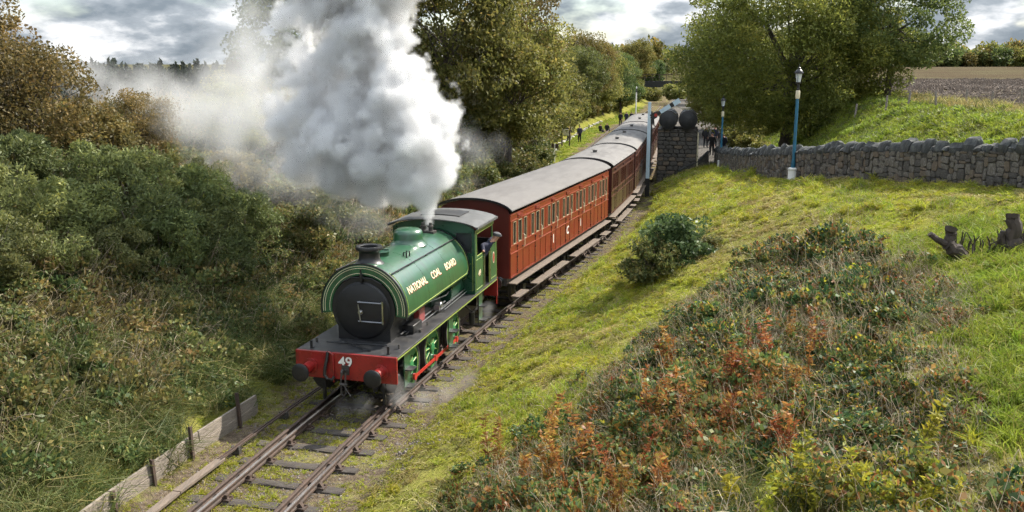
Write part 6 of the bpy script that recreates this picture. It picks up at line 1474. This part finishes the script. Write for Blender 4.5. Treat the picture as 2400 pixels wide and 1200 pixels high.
# ------------------------------------------------------------------ steam (a voxel volume blown from the safety valves)
def steam_material(name, dens, aniso=.25):
    m = bpy.data.materials.new(name); m.use_nodes = True; nt = m.node_tree; nt.nodes.clear()
    o = nt.nodes.new('ShaderNodeOutputMaterial'); v = nt.nodes.new('ShaderNodeVolumePrincipled')
    v.inputs['Color'].default_value = (.955, .955, .962, 1); v.inputs['Density'].default_value = dens; v.inputs['Anisotropy'].default_value = aniso
    v.inputs['Density Attribute'].default_value = 'density'
    nt.links.new(v.outputs[0], o.inputs['Volume']); return m
def steam(name, blobs, vox, mt, label, gain=2.6, cut=.06, warp=(.75, 1.2, .30, 3.6), erode=.62, esc=1.5):
    """blobs: (x, y, z, radius, weight)"""
    B = np.array(blobs); lo = (B[:, :3]-B[:, 3:4]*1.35).min(0)-.1; hi = (B[:, :3]+B[:, 3:4]*1.35).max(0)+.1
    res = np.ceil((hi-lo)/vox).astype(int)
    ng = bpy.data.node_groups.new(name, 'GeometryNodeTree'); ng.interface.new_socket('Geometry', in_out='INPUT', socket_type='NodeSocketGeometry'); ng.interface.new_socket('Geometry', in_out='OUTPUT', socket_type='NodeSocketGeometry')
    N = ng.nodes.new; L = ng.links.new
    def vm(op, a, b=None):
        n = N('ShaderNodeVectorMath'); n.operation = op
        for i, t in enumerate((a, b)):
            if t is None: continue
            if isinstance(t, (tuple, list)): n.inputs[i].default_value = t
            elif isinstance(t, (int, float)): n.inputs['Scale'].default_value = t
            else: L(t, n.inputs[i])
        return n
    def ma(op, a, b=None, c=None, clamp=False):
        n = N('ShaderNodeMath'); n.operation = op; n.use_clamp = clamp
        for i, t in enumerate((a, b, c)):
            if t is None: continue
            if isinstance(t, (int, float)): n.inputs[i].default_value = t
            else: L(t, n.inputs[i])
        return n.outputs[0]
    pos = N('GeometryNodeInputPosition').outputs[0]
    def nz(scale, det, off):
        p = vm('ADD', pos, off).outputs[0]; n = N('ShaderNodeTexNoise'); n.inputs['Scale'].default_value = scale; n.inputs['Detail'].default_value = det; n.inputs['Roughness'].default_value = .62; L(p, n.inputs['Vector']); return n
    w1 = nz(warp[1]*.5, 1, (3.3, 1.1, 9.2)); w2 = nz(warp[3]*.5, 2, (7.3, 4.1, 1.2))
    a = vm('SUBTRACT', w1.outputs[1], (.5, .5, .5)).outputs[0]; a = vm('SCALE', a, warp[0]*2.6).outputs[0]
    c = vm('SUBTRACT', w2.outputs[1], (.5, .5, .5)).outputs[0]; c = vm('SCALE', c, warp[2]*2.6).outputs[0]
    # the warp grows with height above the jet so that the narrow jet stays straight
    sep = N('ShaderNodeSeparateXYZ'); L(pos, sep.inputs[0]); gz_ = ma('MULTIPLY_ADD', sep.outputs[2], 1/1.6, -(lo[2]+.75)/1.6, True)
    ws = vm('ADD', a, c).outputs[0]; ws_n = N('ShaderNodeVectorMath'); ws_n.operation = 'SCALE'; L(ws, ws_n.inputs[0]); L(gz_, ws_n.inputs['Scale'])
    wp = vm('ADD', pos, ws_n.outputs[0]).outputs[0]
    acc = None
    for (x, y, z, r, w) in blobs:
        d = vm('DISTANCE', wp, (float(x), float(y), float(z))).outputs['Value']
        t = ma('MULTIPLY_ADD', d, -1/float(r), 1.0, True)                # 1 at the centre, 0 at the edge
        t = ma('POWER', t, .7); t = ma('MULTIPLY', t, float(w))
        acc = t if acc is None else ma('MAXIMUM', acc, t)
    e = nz(esc, 7, (1.7, 8.2, 5.5)); er = ma('MULTIPLY', ma('SUBTRACT', e.outputs[0], .38), erode*2); e2 = nz(esc*3.6, 3, (4.4, 2.2, 7.1)); er = ma('ADD', er, ma('MULTIPLY', ma('SUBTRACT', e2.outputs[0], .42), erode*.55)); er = ma('MULTIPLY', er, gz_)
    den = ma('SUBTRACT', acc, er); den = ma('SUBTRACT', den, cut); den = ma('MULTIPLY', den, gain, None, True); den = ma('POWER', den, 1.2)
    vc = N('GeometryNodeVolumeCube'); L(den, vc.inputs['Density'])
    vc.inputs['Min'].default_value = tuple(map(float, lo)); vc.inputs['Max'].default_value = tuple(map(float, hi))
    for k, ax in enumerate(('X', 'Y', 'Z')): vc.inputs['Resolution '+ax].default_value = int(res[k])
    sm = N('GeometryNodeSetMaterial'); sm.inputs['Material'].default_value = mt; L(vc.outputs[0], sm.inputs[0]); go = N('NodeGroupOutput'); L(sm.outputs[0], go.inputs[0]); N('NodeGroupInput')
    me = bpy.data.meshes.new(name); me.materials.append(mt); o = link(name, me); tag(o, label, kind='stuff'); md = o.modifiers.new('steam', 'NODES'); md.node_group = ng
    return o
PLUME = [(-2.29, 24.85, 3.29, 0.10, 1.00), (-2.30, 24.85, 3.50, 0.13, 1.00), (-2.33, 24.90, 3.73, 0.20, 1.00), (-2.36, 24.95, 3.99, 0.32, 1.00), (-2.42, 25.00, 4.32, 0.52, 1.00), (-2.84, 25.20, 4.71, 0.85, 0.90), (-2.30, 25.10, 4.89, 0.80, 0.90), (-1.94, 25.20, 5.53, 0.80, 0.90), (-2.35, 25.30, 6.05, 1.00, 1.00), (-2.12, 25.50, 6.62, 0.80, 0.90), (-2.82, 25.20, 5.59, 1.15, 1.00), (-3.72, 25.60, 5.20, 1.25, 1.00), (-3.07, 25.50, 6.62, 1.20, 1.00), (-3.98, 26.00, 6.36, 1.40, 1.00), (-3.45, 25.90, 7.43, 1.10, 0.95), (-4.35, 26.30, 7.42, 1.40, 1.00), (-3.97, 26.40, 8.48, 1.35, 1.00), (-4.86, 26.60, 8.25, 1.30, 0.95), (-3.84, 26.50, 9.30, 1.25, 1.00), (-5.02, 27.00, 9.22, 1.40, 0.90), (-4.22, 26.80, 10.14, 1.50, 1.00), (-5.38, 27.20, 10.29, 1.50, 0.90), (-3.23, 26.60, 10.24, 1.10, 0.90), (-5.01, 26.30, 5.98, 1.35, 0.95), (-5.48, 27.00, 6.92, 1.40, 0.90), (-4.88, 26.00, 4.79, 1.00, 0.85), (-3.88, 25.70, 4.34, 0.75, 0.60), (-6.33, 27.60, 7.78, 1.20, 0.60), (-6.48, 27.40, 6.29, 1.30, 0.70), (-6.07, 27.00, 5.06, 1.10, 0.75), (-6.49, 28.00, 8.90, 1.20, 0.50), (-3.12, 25.40, 4.20, 0.50, 0.60)]
DRIFT = [(-7.64, 28.60, 7.13, 1.90, 0.90), (-7.80, 28.40, 5.71, 1.70, 0.90), (-8.71, 29.40, 6.45, 1.90, 0.85), (-7.36, 28.00, 4.56, 1.30, 0.80), (-9.40, 29.60, 5.21, 1.50, 0.75), (-10.46, 31.00, 6.52, 1.90, 0.70), (-12.05, 32.50, 6.08, 1.60, 0.75), (-13.34, 34.00, 6.71, 1.60, 0.72), (-15.47, 36.50, 6.96, 1.60, 0.68), (-18.38, 40.00, 7.33, 1.70, 0.62), (-20.25, 42.00, 7.50, 1.50, 0.50), (-10.14, 30.00, 4.33, 1.10, 0.60), (-8.74, 29.00, 4.04, 1.00, 0.60), (-4.23, 26.20, 3.46, 0.80, 0.50), (-3.69, 25.90, 3.20, 0.50, 0.50), (-5.28, 26.60, 3.84, 1.00, 0.50), (-6.46, 27.40, 3.98, 0.90, 0.50), (-8.18, 30.00, 8.98, 2.00, 0.50), (-9.36, 31.00, 8.06, 2.00, 0.50), (-1.07, 25.40, 5.34, 0.70, 0.55), (-0.59, 25.40, 5.57, 0.60, 0.50), (-1.35, 25.30, 5.93, 0.60, 0.60), (-1.42, 25.20, 4.53, 0.50, 0.50), (-13.24, 33.00, 5.07, 1.00, 0.50), (-15.83, 36.00, 6.15, 1.00, 0.45), (-4.54, 25.80, 3.09, 0.40, 0.40)]
LEAK = [(-2.26, 22.23, 1.75, 0.26, 0.90), (-2.31, 21.93, 1.62, 0.24, 0.90), (-2.11, 22.60, 1.90, 0.22, 0.70), (-2.32, 21.62, 1.55, 0.20, 0.60), (-2.64, 19.84, 0.55, 0.30, 0.90), (-2.59, 19.67, 0.35, 0.30, 0.90), (-2.72, 19.55, 0.75, 0.24, 0.80), (-3.39, 19.37, 0.30, 0.32, 0.70), (-3.80, 19.38, 0.25, 0.30, 0.50), (-2.06, 20.10, 0.15, 0.35, 0.60), (-1.54, 20.48, 0.15, 0.40, 0.50), (-1.10, 20.98, 0.30, 0.40, 0.40), (-0.74, 26.37, 0.65, 0.24, 0.90), (-0.74, 26.17, 0.50, 0.20, 0.80)]
SM = steam_material('steam', 4.2, .0)
steam('steam_plume', PLUME, .068, SM, 'billowing white steam plume rising from the locomotive safety valves', gain=6.0, cut=.14, warp=(.80, 1.25, .42, 3.6), erode=.66, esc=1.6)
SM2 = steam_material('thin_steam', .58, .1)
steam('steam_drift', DRIFT, .14, SM2, 'thin drifting steam trailing away to the left over the trees', gain=1.3, cut=.02, warp=(.8, .7, .3, 2.2), erode=.6, esc=.75)
SM3 = steam_material('leaking_steam', .75)
steam('steam_leak', LEAK, .05, SM3, 'wisps of steam leaking low beside the locomotive wheels and tank', gain=1.3, cut=.0, warp=(.25, 2.5, .12, 7), erode=.55, esc=4.0)

# ------------------------------------------------------------------ pieces that can be told apart become parts of their own
def split_loose(o):
    me = o.data; n = len(me.vertices); par = list(range(n))
    def find(a):
        while par[a] != a: par[a] = par[par[a]]; a = par[a]
        return a
    for e in me.edges:
        a, b_ = find(e.vertices[0]), find(e.vertices[1])
        if a != b_: par[a] = b_
    isl = {}
    for p in me.polygons: isl.setdefault(find(p.vertices[0]), []).append(p)
    if len(isl) < 2 or len(isl) > 40: return
    for k, polys in enumerate(isl.values()):
        used = sorted({v for p in polys for v in p.vertices}); ix = {v: i for i, v in enumerate(used)}
        m2 = bpy.data.meshes.new(me.name); m2.from_pydata([me.vertices[v].co[:] for v in used], [], [[ix[v] for v in p.vertices] for p in polys])
        for m_ in me.materials: m2.materials.append(m_)
        for q, p in zip(m2.polygons, polys): q.material_index = p.material_index; q.use_smooth = True
        m2.set_sharp_from_angle(angle=R(35))
        if k == 0: keep = m2
        else:
            c = link(o.name.split('.')[0], m2, o.parent); c.matrix_local = o.matrix_local.copy()
            for md in o.modifiers:
                if md.type == 'BEVEL': nb = c.modifiers.new('bevel', 'BEVEL'); nb.width = md.width; nb.segments = 2; nb.limit_method = 'ANGLE'; nb.angle_limit = md.angle_limit
    o.data = keep
SPLIT = {'tank_rim', 'front_lining', 'lifting_bracket', 'rivet', 'end_panel', 'roof_end_rib', 'cab_lining', 'tank_band', 'step_plate', 'step_tread', 'upper_footboard', 'lower_footboard', 'footboard_bracket', 'rain_strip', 'saddle_block', 'abutment', 'girder', 'post', 'door_gap', 'fire_iron', 'valance_lining', 'moulding_sunlit_edge', 'feed_pipe', 'oil_pot', 'cab_beading', 'cab_handrail', 'side_lining', 'safety_valve', 'buffer', 'door_handle'}
for o in list(bpy.data.objects):
    if o.type == 'MESH' and o.parent and o.name.split('.')[0] in SPLIT and not o.children: split_loose(o)
